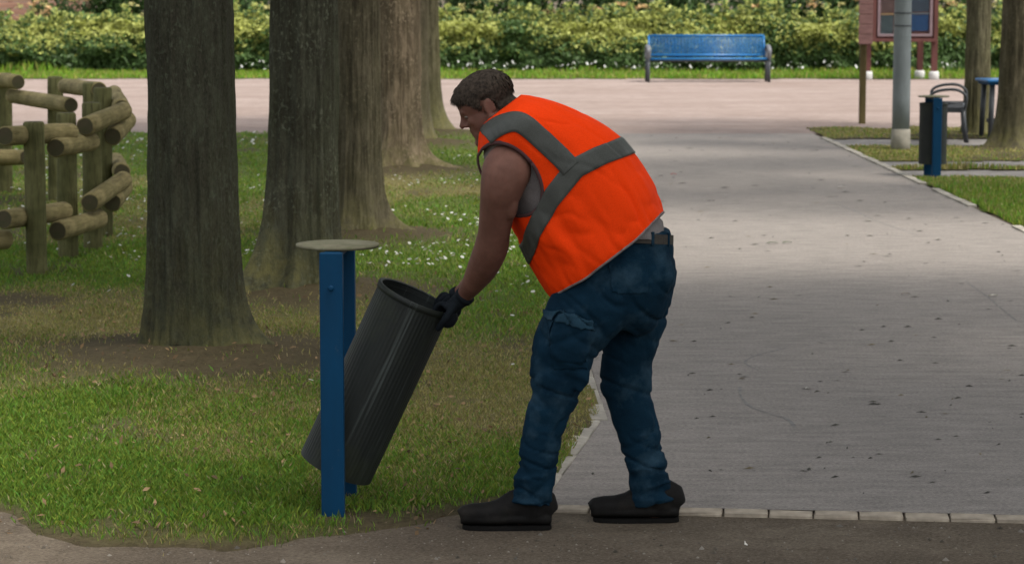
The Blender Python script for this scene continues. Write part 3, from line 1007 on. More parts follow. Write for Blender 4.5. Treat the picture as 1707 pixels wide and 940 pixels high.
def mat_lid():
    t = NT('weathered_lid', 0.85, 0.2)
    co = t.coord()
    f = t.noise(co, 9, 6, 0.7)
    c = t.ramp(f, [(0.3, (0.085, 0.082, 0.050)), (0.55, (0.135, 0.128, 0.085)), (0.75, (0.19, 0.18, 0.13))])
    c = t.mix(t.ramp(t.noise(co, 30, 5, 0.7), [(0.5, 0.0), (0.7, 0.6)]), c, (0.07, 0.085, 0.04))
    t.color(c)
    t.bump(t.noise(co, 60, 4), 0.4, 0.004)
    return t.m
M_LID = mat_lid()

def mat_bin():
    t = NT('scuffed_dark_steel', 0.62, 0.3)
    co = t.coord()
    f = t.noise(t.coord((1, 1, 0.25)), 6, 6, 0.7)
    c = t.ramp(f, [(0.3, (0.007, 0.0095, 0.0085)), (0.7, (0.016, 0.020, 0.018))])
    sc = t.noise(t.coord((1, 1, 0.035)), 24, 6, 0.7)
    c = t.mix(t.ramp(sc, [(0.60, 0.0), (0.70, 0.5)]), c, (0.085, 0.10, 0.095))
    alg = t.noise(co, 3.4, 5, 0.6)
    c = t.mix(t.ramp(alg, [(0.5, 0.0), (0.7, 0.5)]), c, (0.030, 0.038, 0.016))
    t.color(c)
    t.bump(t.mix(0.5, sc, t.noise(co, 120, 3)), 0.35, 0.003)
    return t.m
M_BIN = mat_bin()

def slatted_can(name, r, L, ribs=58, sub=4):
    """open-topped can: ribbed wall with thickness and a raised floor"""
    bm = bmesh.new()
    n = ribs * sub
    zs = [0.0, 0.012, 0.04, L * 0.5, L - 0.035, L - 0.012, L]
    def ring(rr, z, amp):
        out = []
        for k in range(n):
            a = 2 * math.pi * k / n
            q = rr * (1 + 0.006 * math.sin(3 * a + z * 4)) - (amp if (k % sub) < sub / 2 else 0)
            out.append(bm.verts.new((q * math.cos(a), q * math.sin(a), z)))
        return out
    rings = [ring(r, z, 0.0 if i in (0, 1, 5, 6) else 0.0009) for i, z in enumerate(zs)]
    rings += [ring(r - 0.007, L, 0.0), ring(r - 0.008, 0.03, 0.0)]
    for a, b in zip(rings[:-1], rings[1:]):
        for k in range(n):
            bm.faces.new((a[k], a[(k + 1) % n], b[(k + 1) % n], b[k]))
    bm.faces.new(rings[-1])
    bm.faces.new(list(reversed(ring(r - 0.004, 0.028, 0.0))))
    return bm_mesh(name, bm)

def lathe(name, prof, n=40):
    bm = bmesh.new()
    rings = [[bm.verts.new((r * math.cos(2 * math.pi * k / n), r * math.sin(2 * math.pi * k / n), z)) for k in range(n)] for r, z in prof]
    for a, b in zip(rings[:-1], rings[1:]):
        for k in range(n):
            bm.faces.new((a[k], a[(k + 1) % n], b[(k + 1) % n], b[k]))
    bm.faces.new(list(reversed(rings[0]))); bm.faces.new(rings[-1])
    return bm_mesh(name, bm)

def litter_bin(loc, rz, H, can_r, can_L, can_mat4, label, depth=0.36, pw=0.084):
    """two posts one behind the other, a lid plate across their tops, the can hung between them"""
    root = empty('litter_bin', loc, rz)
    tag(root, label, 'litter bin', 'litter bins')
    for s in (-1, 1):
        p = obj('post', box_mesh('post', (0, s * depth / 2, H / 2 - 0.08), (pw, 0.034, H + 0.14), bevel=0.004), M_BLUE, root)
        for z in (H * 0.86,):
            b = obj('bolt', lathe('bolt', [(0.011, 0.0), (0.011, 0.004), (0.006, 0.009)], 10), M_BLUE, p)
            b.location = (0, s * (depth / 2 + 0.017), z)
            b.rotation_euler = (R(90) if s < 0 else R(-90), 0, 0)
        obj('bracket', box_mesh('bracket', (0, s * (depth / 2 - 0.021), H * 0.40), (0.05, 0.006, 0.16), bevel=0.002), M_CAST, root)
    lid = obj('lid', lathe('lid', [(0.150, H - 0.008), (0.1535, H - 0.003), (0.1525, H + 0.004), (0.12, H + 0.007), (0.06, H + 0.010), (0.01, H + 0.011)], 48), M_LID, root, True)
    obj('lid_tray', box_mesh('lid_tray', (0, 0, H - 0.02), (0.06, depth - 0.04, 0.02), bevel=0.003), M_BLUE, lid)
    can = obj('can', slatted_can('can', can_r, can_L), M_BIN, root)
    can.matrix_local = can_mat4
    rim = obj('rim', lathe('rim', [(can_r - 0.009, can_L - 0.02), (can_r + 0.003, can_L - 0.018), (can_r + 0.004, can_L + 0.003), (can_r - 0.003, can_L + 0.005), (can_r - 0.0095, can_L + 0.002)], 64), M_BIN, can, True)
    # rim lathe closes itself: drop its caps
    bm = bmesh.new(); bm.from_mesh(rim.data)
    bmesh.ops.delete(bm, geom=[f for f in bm.faces if len(f.verts) > 4], context='FACES_ONLY')
    bm.to_mesh(rim.data); bm.free()
    return root

# near bin
BIN_Y = 9.36
bc = G(565, 858)
bin_x = P(565, 700, BIN_Y).x
BIN_H = P(565, 408, BIN_Y).z
top_c, bot_c = P(692, 494, BIN_Y - 0.03), P(560, 778, BIN_Y + 0.015)
axis = (top_c - bot_c)
CAN_L, CAN_R = axis.length, 0.142
zax = axis.normalized()
xax = (Vector((1, 0, 0)) - zax * zax.x).normalized()
yax = zax.cross(xax)
cm = Matrix((( xax.x, yax.x, zax.x, bot_c.x - bin_x), (xax.y, yax.y, zax.y, bot_c.y - BIN_Y), (xax.z, yax.z, zax.z, bot_c.z), (0, 0, 0, 1)))
litter_bin((bin_x, BIN_Y, 0), R(-3.4), BIN_H, CAN_R, CAN_L, Matrix.Rotation(R(3.4), 4, 'Z') @ cm,
           'blue posted litter bin whose dark can is tilted out by the man')
# far bin
fb = G(1558, 296)
fh = P(1558, 162, fb.y).z
litter_bin((fb.x, fb.y + 0.15, 0), R(4), fh, 0.137, 0.60, Matrix.Translation((0, 0, 0.125)),
           'upright blue and black litter bin standing in grass across the path', depth=0.34, pw=0.088)

# ------------------------------------------------------------------ benches
def bench(loc, rz, label, L=2.05, sc=1.0, back=True, paint=None, arm=None):
    paint, arm = paint or M_BLUE_BENCH, arm or M_ARM
    root = empty('bench', loc, rz)
    root.scale = (sc, sc, sc)
    tag(root, label, 'bench', 'blue mesh benches')
    # seat: frame tube and wires; x along the bench, -y is the front
    def panel(name, pts_fn, nu, nv, rw, rf, parent):
        bm = bmesh.new()
        c = [pts_fn(0, 0), pts_fn(1, 0), pts_fn(1, 1), pts_fn(0, 1)]
        for a, b in zip(c, c[1:] + c[:1]):
            add_tube(bm, [a, b], rf, 8)
        fr = obj(name, bm_mesh(name, bm), paint, parent, True)
        bm = bmesh.new()
        for i in range(1, nu):
            add_tube(bm, [pts_fn(i / nu, t) for t in (0, 0.5, 1)], rw, 5)
        for i in range(1, nv):
            add_tube(bm, [pts_fn(t, i / nv) for t in (0, 0.5, 1)], rw * 1.1, 5)
        w = obj('wire_mesh', bm_mesh('wire_mesh', bm), paint, fr, True)
        w['kind'] = 'stuff'
        return fr
    panel('seat', lambda u, v: Vector((-L / 2 + u * L, -0.20 + v * 0.42, 0.445 - 0.02 * math.sin(v * 3.14) - 0.02 * v)), 34, 15, 0.0055, 0.022, root)
    if back: panel('backrest', lambda u, v: Vector((-L / 2 + u * L, 0.215 + v * 0.13, 0.50 + v * 0.37)), 34, 18, 0.0062, 0.021, root)
    for s in (-1, 1):
        x = s * (L / 2 + 0.045)
        for y, lean in ((-0.19, -0.02), (0.20, 0.06)):
            obj('leg', tube_mesh('leg', [(x, y, 0.44), (x, y + lean * 0.3, 0.2), (x, y + lean, -0.02)], [(0.030, 0.034)] * 3, 10), M_CAST, root, True)
        obj('armrest', tube_mesh('armrest', [tuple(p) for p in smooth_path([(x, 0.23, 0.45), (x, 0.24, 0.60), (x, 0.12, 0.685), (x, -0.10, 0.675), (x, -0.225, 0.60), (x, -0.20, 0.45)], 22)], [(0.042, 0.02)] * 22, 10, flat=(1, 0, 0)), arm, root, True)
        obj('side_plate', box_mesh('side_plate', (x, 0.0, 0.425), (0.035, 0.46, 0.07), bevel=0.008), M_CAST, root)
    obj('crossbar', tube_mesh('crossbar', [(-L / 2, 0.0, 0.40), (L / 2, 0.0, 0.40)], 0.02, 8), M_CAST, root, True)
    return root

bl, br = G(1085, 138), G(1277, 137)
bcen = (bl + br) / 2
bench((bcen.x, bcen.y + 0.25, -0.004), R(1.5), 'long blue mesh bench on dark legs facing the gravel square', L=(br - bl).length - 0.02)
b2 = G(1604, 238)
bench((b2.x - 0.03, b2.y + 0.9, -0.006), R(-100), 'dark armed backless bench seen end on, half hidden behind the upright bin', L=1.6, sc=0.92, back=False, paint=M_CAST, arm=M_CAST)

def table():
    p = G(1650, 232)
    root = empty('table', (p.x + 0.22, p.y + 0.3, -0.006), R(4))
    tag(root, 'blue topped table on dark legs, half hidden by the edge trunk', 'table')
    top = obj('table_top', box_mesh('table_top', (0.02, 0, 0.715), (0.62, 0.62, 0.03), bevel=0.01), M_BLUE_BENCH, root)
    obj('rim', box_mesh('rim', (0.02, 0, 0.685), (0.56, 0.56, 0.045), bevel=0.006), M_BLUE, top)
    for sx in (-1, 1):
        for sy in (-1, 1):
            obj('leg', tube_mesh('leg', [(sx * 0.20, sy * 0.2, 0.68), (sx * 0.22, sy * 0.22, -0.02)], 0.034, 10), M_CAST, root, True)
    obj('brace', box_mesh('brace', (0, 0, 0.22), (0.42, 0.05, 0.05), bevel=0.005), M_CAST, root)
table()

# ------------------------------------------------------------------ lamp post, notice board, signpost
def lamp_post():
    p = G(1501, 250)
    root = empty('lamp_post', (p.x, p.y, 0))
    tag(root, 'pale grey round lamp post with a concrete foot beside the path', 'lamp post')
    gm = mat_paint('galvanised_grey', (0.20, 0.225, 0.232), (0.14, 0.15, 0.15), 0.4, 0.6)
    obj('pole', tube_mesh('pole', [(0, 0, z) for z in (0.2, 0.6, 1.5, 3, 5.2)], [0.102, 0.101, 0.099, 0.09, 0.07], 28), gm, root, True)
    obj('foot', lathe('foot', [(0.114, -0.05), (0.112, 0.10), (0.109, 0.235), (0.103, 0.24)], 28), simple('foot_concrete', (0.29, 0.27, 0.225), 0.9, 0.15, 0.2, 10, 0.4, 60), root, True)
    for py in (22, 43):
        z = P(1501, py, p.y).z
        obj('cable_tie', lathe('cable_tie', [(0.102, z - 0.007), (0.105, z - 0.006), (0.105, z + 0.006), (0.102, z + 0.007)], 28), M_CAST, root, True)
    head = obj('lamp_head', lathe('lamp_head', [(0.07, 5.2), (0.12, 5.22), (0.26, 5.32), (0.27, 5.36), (0.2, 5.5), (0.05, 5.56)], 28), gm, root, True)
lamp_post()

def mat_flat(name, c, rough=0.5):
    return simple(name, c, rough, 0.3, 0.15, 8)

def notice_board():
    pa, pb = G(1447, 133), G(1558, 133)
    Yb = pa.y
    root = empty('notice_board', ((pa.x + pb.x) / 2, Yb, 0))
    tag(root, 'dark red wooden notice board with glazed case and white footed posts', 'notice board')
    wood = simple('red_brown_wood', (0.105, 0.042, 0.036), 0.75, 0.2, 0.3, 6, 0.4, 50, stretch=(1, 1, 0.2))
    white = simple('white_footing', (0.52, 0.52, 0.5), 0.9, 0.15, 0.15, 8)
    cx = root.location.x
    def X(px): return P(px, 60, Yb).x - cx
    def Z(py): return P(1500, py, Yb).z
    for px, dy in ((1447, 0), (1541, 0.5), (1558, 0)):
        x = X(px)
        obj('post', box_mesh('post', (x, dy, 1.25), (0.115, 0.10, 2.2), bevel=0.008), wood, root)
        obj('footing', lathe('footing', [(0.10, -0.06), (0.10, 0.12), (0.085, 0.16)], 20), white, root, True).location = (x, dy, 0)
    z0, z1 = Z(70), 2.05
    x0, x1 = X(1453), X(1560)
    obj('back_board', box_mesh('back_board', ((x0 + x1) / 2, -0.08, (z0 + z1) / 2), (x1 - x0, 0.05, z1 - z0), bevel=0.004), wood, root)
    fr = obj('case_frame', bmesh_frame('case_frame', X(1461), X(1552), Z(61), 2.0, -0.125, 0.05, 0.06), simple('pinkish_grey_metal', (0.19, 0.135, 0.145), 0.5, 0.4, 0.15, 8), root)
    obj('outer_frame', bmesh_frame('outer_frame', x0, x1, z0, z1, -0.12, 0.06, 0.075), wood, root)
    paper = [((1466, 1487), (26, 57), (0.045, 0.06, 0.065)), ((1517, 1546), (25, 52), (0.012, 0.045, 0.12)), ((1466, 1487), (-12, 21), (0.10, 0.055, 0.05)),
             ((1517, 1546), (-12, 20), (0.035, 0.045, 0.065)), ((1490, 1514), (-8, 52), (0.16, 0.15, 0.14))]
    for k, ((a, b), (c, d), col) in enumerate(paper):
        obj('poster', box_mesh('poster', ((X(a) + X(b)) / 2, -0.112, (Z(c) + Z(d)) / 2), (X(b) - X(a), 0.004, Z(c) - Z(d))), mat_flat('poster_print_%d' % k, col), root)
    obj('shelf', box_mesh('shelf', ((X(1463) + X(1488)) / 2, -0.118, Z(24)), (X(1488) - X(1463), 0.01, 0.03)), mat_flat('tan_strip', (0.36, 0.22, 0.11)), root)
    obj('shelf', box_mesh('shelf', ((X(1516) + X(1548)) / 2, -0.118, Z(23)), (X(1548) - X(1516), 0.01, 0.022)), mat_flat('grey_strip', (0.16, 0.18, 0.19)), root)
    t = NT('notice_glass', 0.06, 0.5)
    t.color((0.9, 0.95, 0.95))
    t.b.inputs['Transmission Weight'].default_value = 1.0
    t.b.inputs['IOR'].default_value = 1.1
    obj('pane', box_mesh('pane', ((X(1463) + X(1550)) / 2, -0.14, (Z(59) + 1.97) / 2), (X(1550) - X(1463), 0.004, 1.97 - Z(59))), t.m, root)
    obj('cap_board', box_mesh('cap_board', ((x0 + x1) / 2, -0.02, 2.40), (x1 - x0 + 0.3, 0.5, 0.05), bevel=0.006), wood, root)

def bmesh_frame(name, x0, x1, z0, z1, y, w, d):
    bm = bmesh.new()
    add_box(bm, ((x0 + x1) / 2, y, z0 + w / 2), (x1 - x0, d, w), bevel=0.004)
    add_box(bm, ((x0 + x1) / 2, y, z1 - w / 2), (x1 - x0, d, w), bevel=0.004)
    add_box(bm, (x0 + w / 2, y, (z0 + z1) / 2), (w, d - 0.004, z1 - z0 - 2 * w), bevel=0.002)
    add_box(bm, (x1 - w / 2, y, (z0 + z1) / 2), (w, d - 0.004, z1 - z0 - 2 * w), bevel=0.002)
    return bm_mesh(name, bm)
notice_board()

def signpost():
    p = G(1437, 206)
    root = empty('signpost', (p.x, p.y, 0))
    tag(root, 'thin olive wooden post carrying a narrow faded red panel', 'signpost')
    obj('post', box_mesh('post', (0, 0, 0.95), (0.085, 0.085, 2.0), bevel=0.008), simple('olive_wood', (0.115, 0.092, 0.040), 0.85, 0.15, 0.3, 8, 0.5, 50, stretch=(1, 1, 0.2)), root)
    red = simple('faded_red_board', (0.30, 0.165, 0.155), 0.8, 0.2, 0.2, 9, 0.3, 40, stretch=(1, 1, 4))
    z0 = P(1440, 74, p.y).z
    xa, xb = P(1430, 74, p.y).x - p.x, P(1453, 74, p.y).x - p.x
    for k in range(6):
        obj('slat', box_mesh('slat', ((xa + xb) / 2, -0.075, z0 + 0.065 + k * 0.135), (xb - xa, 0.03, 0.128), bevel=0.004), red, root)
signpost()

# ------------------------------------------------------------------ rustic log fence
def mat_log(name='weathered_log', tint=(1.12, 1.05, 0.9)):
    t = NT(name, 0.9, 0.15)
    co = t.coord((1, 1, 0.12), 'Generated')
    f = t.noise(t.coord((1, 1, 1)), 5, 5, 0.6)
    s = t.noise(t.coord((1, 1, 0.10)), 45, 6, 0.7)
    c = t.ramp(f, [(0.3, (0.125, 0.112, 0.056)), (0.55, (0.225, 0.198, 0.108)), (0.75, (0.31, 0.275, 0.16))])
    c = t.mix(t.ramp(s, [(0.35, 0.7), (0.52, 0.0)]), c, (0.075, 0.064, 0.036))
    c = t.mix(t.ramp(t.noise(t.coord((1, 1, 0.6)), 2.6, 4, 0.6), [(0.45, 0.0), (0.7, 0.55)]), c, (0.10, 0.105, 0.045))
    t.color(t.mix(1.0, c, tint, 'MULTIPLY'))
    t.bump(s, 0.9, 0.01)
    return t.m
def mat_end():
    t = NT('log_end_grain', 0.95, 0.1)
    w = t.n('ShaderNodeTexWave')
    w.wave_type, w.rings_direction = 'RINGS', 'Z'
    w.inputs['Scale'].default_value = 28
    w.inputs['Distortion'].default_value = 2.5
    t.l(t.coord(), w.inputs[0])
    c = t.ramp(w.outputs['Fac'], [(0.2, (0.050, 0.042, 0.026)), (0.8, (0.10, 0.085, 0.052))])
    t.color(t.mix(t.ramp(t.noise(t.coord(), 14, 5), [(0.4, 0.0), (0.7, 0.7)]), c, (0.055, 0.06, 0.028)))
    return t.m
M_LOG, M_END = mat_log(), mat_end()
M_LOG_POST = mat_log('dark_green_log', (0.58, 0.64, 0.5))  # posts take a darker, greener tint than the rails

def log(name, p0, p1, r, parent, origin, seed):
    """a round log from p0 to p1 with chamfered ends, built along its own z axis"""
    p0, p1 = Vector(p0), Vector(p1)
    L = (p1 - p0).length
    n, m = 22, 12
    bm = bmesh.new()
    prof = [(0.86, 0), (1.0, 0.012)] + [(1.0, L * k / m) for k in range(1, m)] + [(1.0, L - 0.012), (0.86, L)]
    rings = []
    for q, z in prof:
        ring = []
        for k in range(n):
            a = 2 * math.pi * k / n
            w = 1 + 0.07 * (mnoise.noise(Vector((math.cos(a) * 1.2, math.sin(a) * 1.2, z * 1.5 + seed * 7.3)))) + 0.02 * mnoise.noise(Vector((math.cos(a) * 5, math.sin(a) * 5, z * 6 + seed)))
            ring.append(bm.verts.new((r * q * w * math.cos(a), r * q * w * math.sin(a), z)))
        rings.append(ring)
    for a, b in zip(rings[:-1], rings[1:]):
        for k in range(n):
            bm.faces.new((a[k], a[(k + 1) % n], b[(k + 1) % n], b[k])).smooth = True
    for ring, rev in ((rings[0], True), (rings[-1], False)):
        f = bm.faces.new(list(reversed(ring)) if rev else ring)
        f.material_index = 1
    me = bm_mesh(name, bm)
    o = obj(name, me, [M_LOG_POST if name == 'post' else M_LOG, M_END], parent)
    o.location = p0 - Vector(origin)
    o.rotation_mode = 'QUATERNION'
    o.rotation_quaternion = (p1 - p0).to_track_quat('Z', 'Y')
    return o

def log_fence():
    org = G(62, 460)
    root = empty('log_fence', (org.x, org.y, 0))
    tag(root, 'curving rustic fence of round weathered logs in the grass', 'fence')
    posts = [((62, 460), 203), ((114, 431), 188), ((155, 417), 171), ((173, 396), 134 + 12), ((153, 366), 138), ((93, 335), 128), ((8, 323), 122)]
    for k, ((px, py), top) in enumerate(posts):
        b = G(px, py)
        zt = P(px, top, b.y).z
        log('post', (b.x, b.y, -0.1), (b.x + 0.004 * k, b.y, zt), 0.069, root, (org.x, org.y, 0), k + 1)
    rails = [((8, 227, 16.55), (118, 221, 17.55)), ((93, 247, 17.1), (152, 236, 18.15)), ((142, 211, 17.75), (206, 185, 18.95)), ((188, 228, 18.45), (213, 200, 19.5)),
             ((203, 181, 19.0), (190, 156, 20.6)), ((165, 150, 20.75), (108, 144, 22.4)), ((118, 176, 21.7), (20, 160, 23.2)), ((30, 137, 22.8), (-50, 128, 24.2)),
             ((6, 366, 16.55), (108, 352, 17.55)), ((96, 385, 17.1), (166, 364, 18.15)), ((150, 338, 17.75), (206, 300, 18.95)), ((188, 338, 18.45), (207, 312, 19.4)),
             ((203, 287, 19.0), (192, 268, 20.6)), ((12, 399, 16.75), (-70, 403, 16.4)), ((44, 262, 21.9), (-40, 266, 23.2)), ((28, 262, 21.75), (-60, 262, 21.4))]
    for k, (a, b) in enumerate(rails):
        log('rail', P(*a), P(*b), 0.066, root, (org.x, org.y, 0), k + 31)
log_fence()
# ------------------------------------------------------------------ the man
YM = 9.09
K = YM / F                                  # metres per photograph pixel at his distance
def PV(px, py, Y):
    px, py, Y = np.broadcast_arrays(np.asarray(px, float), np.asarray(py, float), np.asarray(Y, float))
    dx, dv = (px - 853.5) / F, -(py - 470) / F
    dy = dv * math.sin(PITCH) + math.cos(PITCH)
    dz = dv * math.cos(PITCH) - math.sin(PITCH)
    k = Y / dy
    return np.stack([dx * k, Y, CAM_H + dz * k], -1)
def Q(px, py, dy=0.0):
    return P(px, py, YM + dy)

def mat_skin():
    t = NT('skin', 0.68, 0.22)
    co = t.coord()
    f = t.noise(co, 14, 5, 0.6)
    c = t.ramp(f, [(0.3, (0.105, 0.048, 0.034)), (0.7, (0.165, 0.080, 0.058))])
    c = t.mix(t.ramp(t.noise(co, 60, 4, 0.7), [(0.5, 0.0), (0.75, 0.4)]), c, (0.13, 0.05, 0.037))
    t.color(c)
    t.b.inputs['Subsurface Weight'].default_value = 0.12
    t.b.inputs['Subsurface Radius'].default_value = (0.012, 0.005, 0.003)
    t.bump(t.noise(co, 140, 3), 0.15, 0.002)
    return t.m
def mat_cloth(name, c, var=0.2, scale=4, weave=260, rough=0.85, wear=None, bump=0.3):
    t = NT(name, rough, 0.06)
    co = t.coord()
    f = t.noise(co, scale, 5, 0.6)
    col = t.ramp(f, [(0.3, tuple(x * (1 - var) for x in c)), (0.7, tuple(min(1, x * (1 + var)) for x in c))])
    if wear:
        col = t.mix(t.ramp(t.noise(co, 7, 6, 0.65), [(0.52, 0.0), (0.72, wear[1])]), col, wear[0])
    w = t.noise(co, weave, 2, 0.6)
    col = t.mix(0.14, col, t.ramp(w, [(0.35, tuple(x * 0.3 for x in c)), (0.65, tuple(min(1, x * 2.2) for x in c))]))
    t.color(col)
    t.b.inputs['Sheen Weight'].default_value = 0.0
    t.bump(t.mix(0.35, t.noise(co, 38, 5, 0.6), w), bump, 0.004)
    return t.m
M_SKIN = mat_skin()
M_VEST = mat_cloth('orange_vest_fabric', (0.80, 0.044, 0.003), 0.05, 4, 300, 0.75)
M_STRIPE = mat_cloth('grey_reflective_tape', (0.066, 0.070, 0.064), 0.15, 8, 320, 0.38)
M_BIND = mat_cloth('dark_binding', (0.075, 0.04, 0.04), 0.2, 8, 300)
M_HEM = mat_cloth('grey_binding', (0.15, 0.13, 0.125), 0.2, 8, 300)
M_SHIRT = mat_cloth('grey_shirt', (0.17, 0.155, 0.152), 0.15, 9, 260)
M_DENIM = mat_cloth('blue_denim', (0.0045, 0.019, 0.035), 0.35, 6, 320, 0.9, ((0.040, 0.080, 0.112), 0.6), 0.5)
M_BELT = mat_cloth('belt_leather', (0.05, 0.045, 0.04), 0.2, 8, 200, 0.6)
M_BOOT = mat_cloth('black_boot_leather', (0.011, 0.0105, 0.010), 0.25, 10, 200, 0.6, ((0.035, 0.03, 0.024), 0.5))
M_SOLE = mat_cloth('boot_rubber', (0.009, 0.0085, 0.008), 0.2, 10, 200, 0.8)
M_GLOVE = mat_cloth('black_glove', (0.010, 0.013, 0.016), 0.2, 14, 240, 0.8)
def mat_hair():
    t = NT('hair', 0.75, 0.12)
    f = t.noise(t.coord((1, 1, 1)), 90, 4, 0.6)
    t.color(t.ramp(f, [(0.3, (0.011, 0.0085, 0.0065)), (0.7, (0.055, 0.042, 0.031))]))
    t.bump(f, 0.15, 0.002)
    return t.m
M_HAIR = mat_hair()

feet = Q(960, 888)
man = empty('person', (0, 0, 0))
tag(man, 'man in orange high visibility vest and jeans bending to grip the tilted can', 'person')

# ---- torso frame: t runs from hip to neck, n from belly to back (photograph pixels)
HX, HY = 1040.0, 430.0
AX, NX = (-0.6, -0.8), (0.8, -0.6)
SEC = np.array([(-45, 84, -92, 0.185), (-10, 92, -128, 0.205), (18, 97, -138, 0.232), (60, 111, -136, 0.236), (100, 117, -131, 0.238), (150, 117.5, -120, 0.24), (200, 104, -113, 0.24),
                (240, 86, -106, 0.246), (270, 69, -98, 0.25), (290, 55, -84, 0.236), (303, 44, -74, 0.205), (312, 36, -66, 0.16), (320, 27, -56, 0.10)])
_t = np.linspace(-45, 320, 300)
_dense = smooth_path(SEC, 800)
def sec(t):
    return [np.interp(t, _dense[:, 0], _dense[:, k]) for k in (1, 2, 3)]
def fold(t, th):
    """cloth folds of the vest, metres"""
    c, s = np.cos(th), np.sin(th)
    low = np.clip(1 - (t - 18) / 190, 0, 1)
    f = 0.020 * (fbm(c * 2.3 + 5, s * 2.3, t * 0.006, 101, 3) - 0.5)
    f += 0.016 * low * (fbm(c * 5.5, s * 5.5, t * 0.004 + c * 0.8, 111, 3) - 0.5)
    cre = fbm(c * 3.4 + 3 + t * 0.003, s * 3.4, t * 0.0018, 113, 1)
    f -= 0.008 * np.clip(low * 1.5, 0, 1) * np.exp(-((2 * cre - 1) / 0.3) ** 2)
    cr2 = fbm(c * 2.6 + t * 0.011, s * 2.6, t * 0.010, 117, 2)
    f -= 0.0045 * np.exp(-((2 * cr2 - 1) / 0.12) ** 2)
    f += 0.010 * np.exp(-((t - 150) / 60) ** 2) * (fbm(c * 3, s * 3, t * 0.03, 121, 3) - 0.5)
    # puckers running from the armhole towards the belly
    f += 0.006 * np.sin((t * 0.05 + c * 9.0) + 3 * fbm(c * 3, s * 3, t * 0.01, 5, 2)) * np.exp(-((c + 0.55) / 0.4) ** 2) * np.clip((200 - t) / 100, 0, 1)
    return f
def torso(t, th, off=0.0, shrink=1.0, folds=True):
    t, th = np.broadcast_arrays(np.asarray(t, float), np.asarray(th, float))
    nb, nf, w = sec(t)
    nc, h = (nb + nf) / 2, (nb - nf) / 2 * shrink
    u = np.cos(th)
    p = 2.25
    q = (1 - np.abs(u) ** p + 1e-9) ** (1 / p) * np.sign(np.sin(th) + 1e-12)
    d = (fold(t, th) if folds else 0.0) + off
    ln = np.hypot(u, q)
    n = nc + h * u + d * u / ln / K
    dy = w * shrink * q + d * q / ln
    return PV(HX + AX[0] * t + NX[0] * n, HY + AX[1] * t + NX[1] * n, YM + dy)
def th_of(t, n, side):
    nb, nf, w = sec(t)
    u = np.clip((n - (nb + nf) / 2) / ((nb - nf) / 2), -1, 1)
    return side * np.arccos(u)

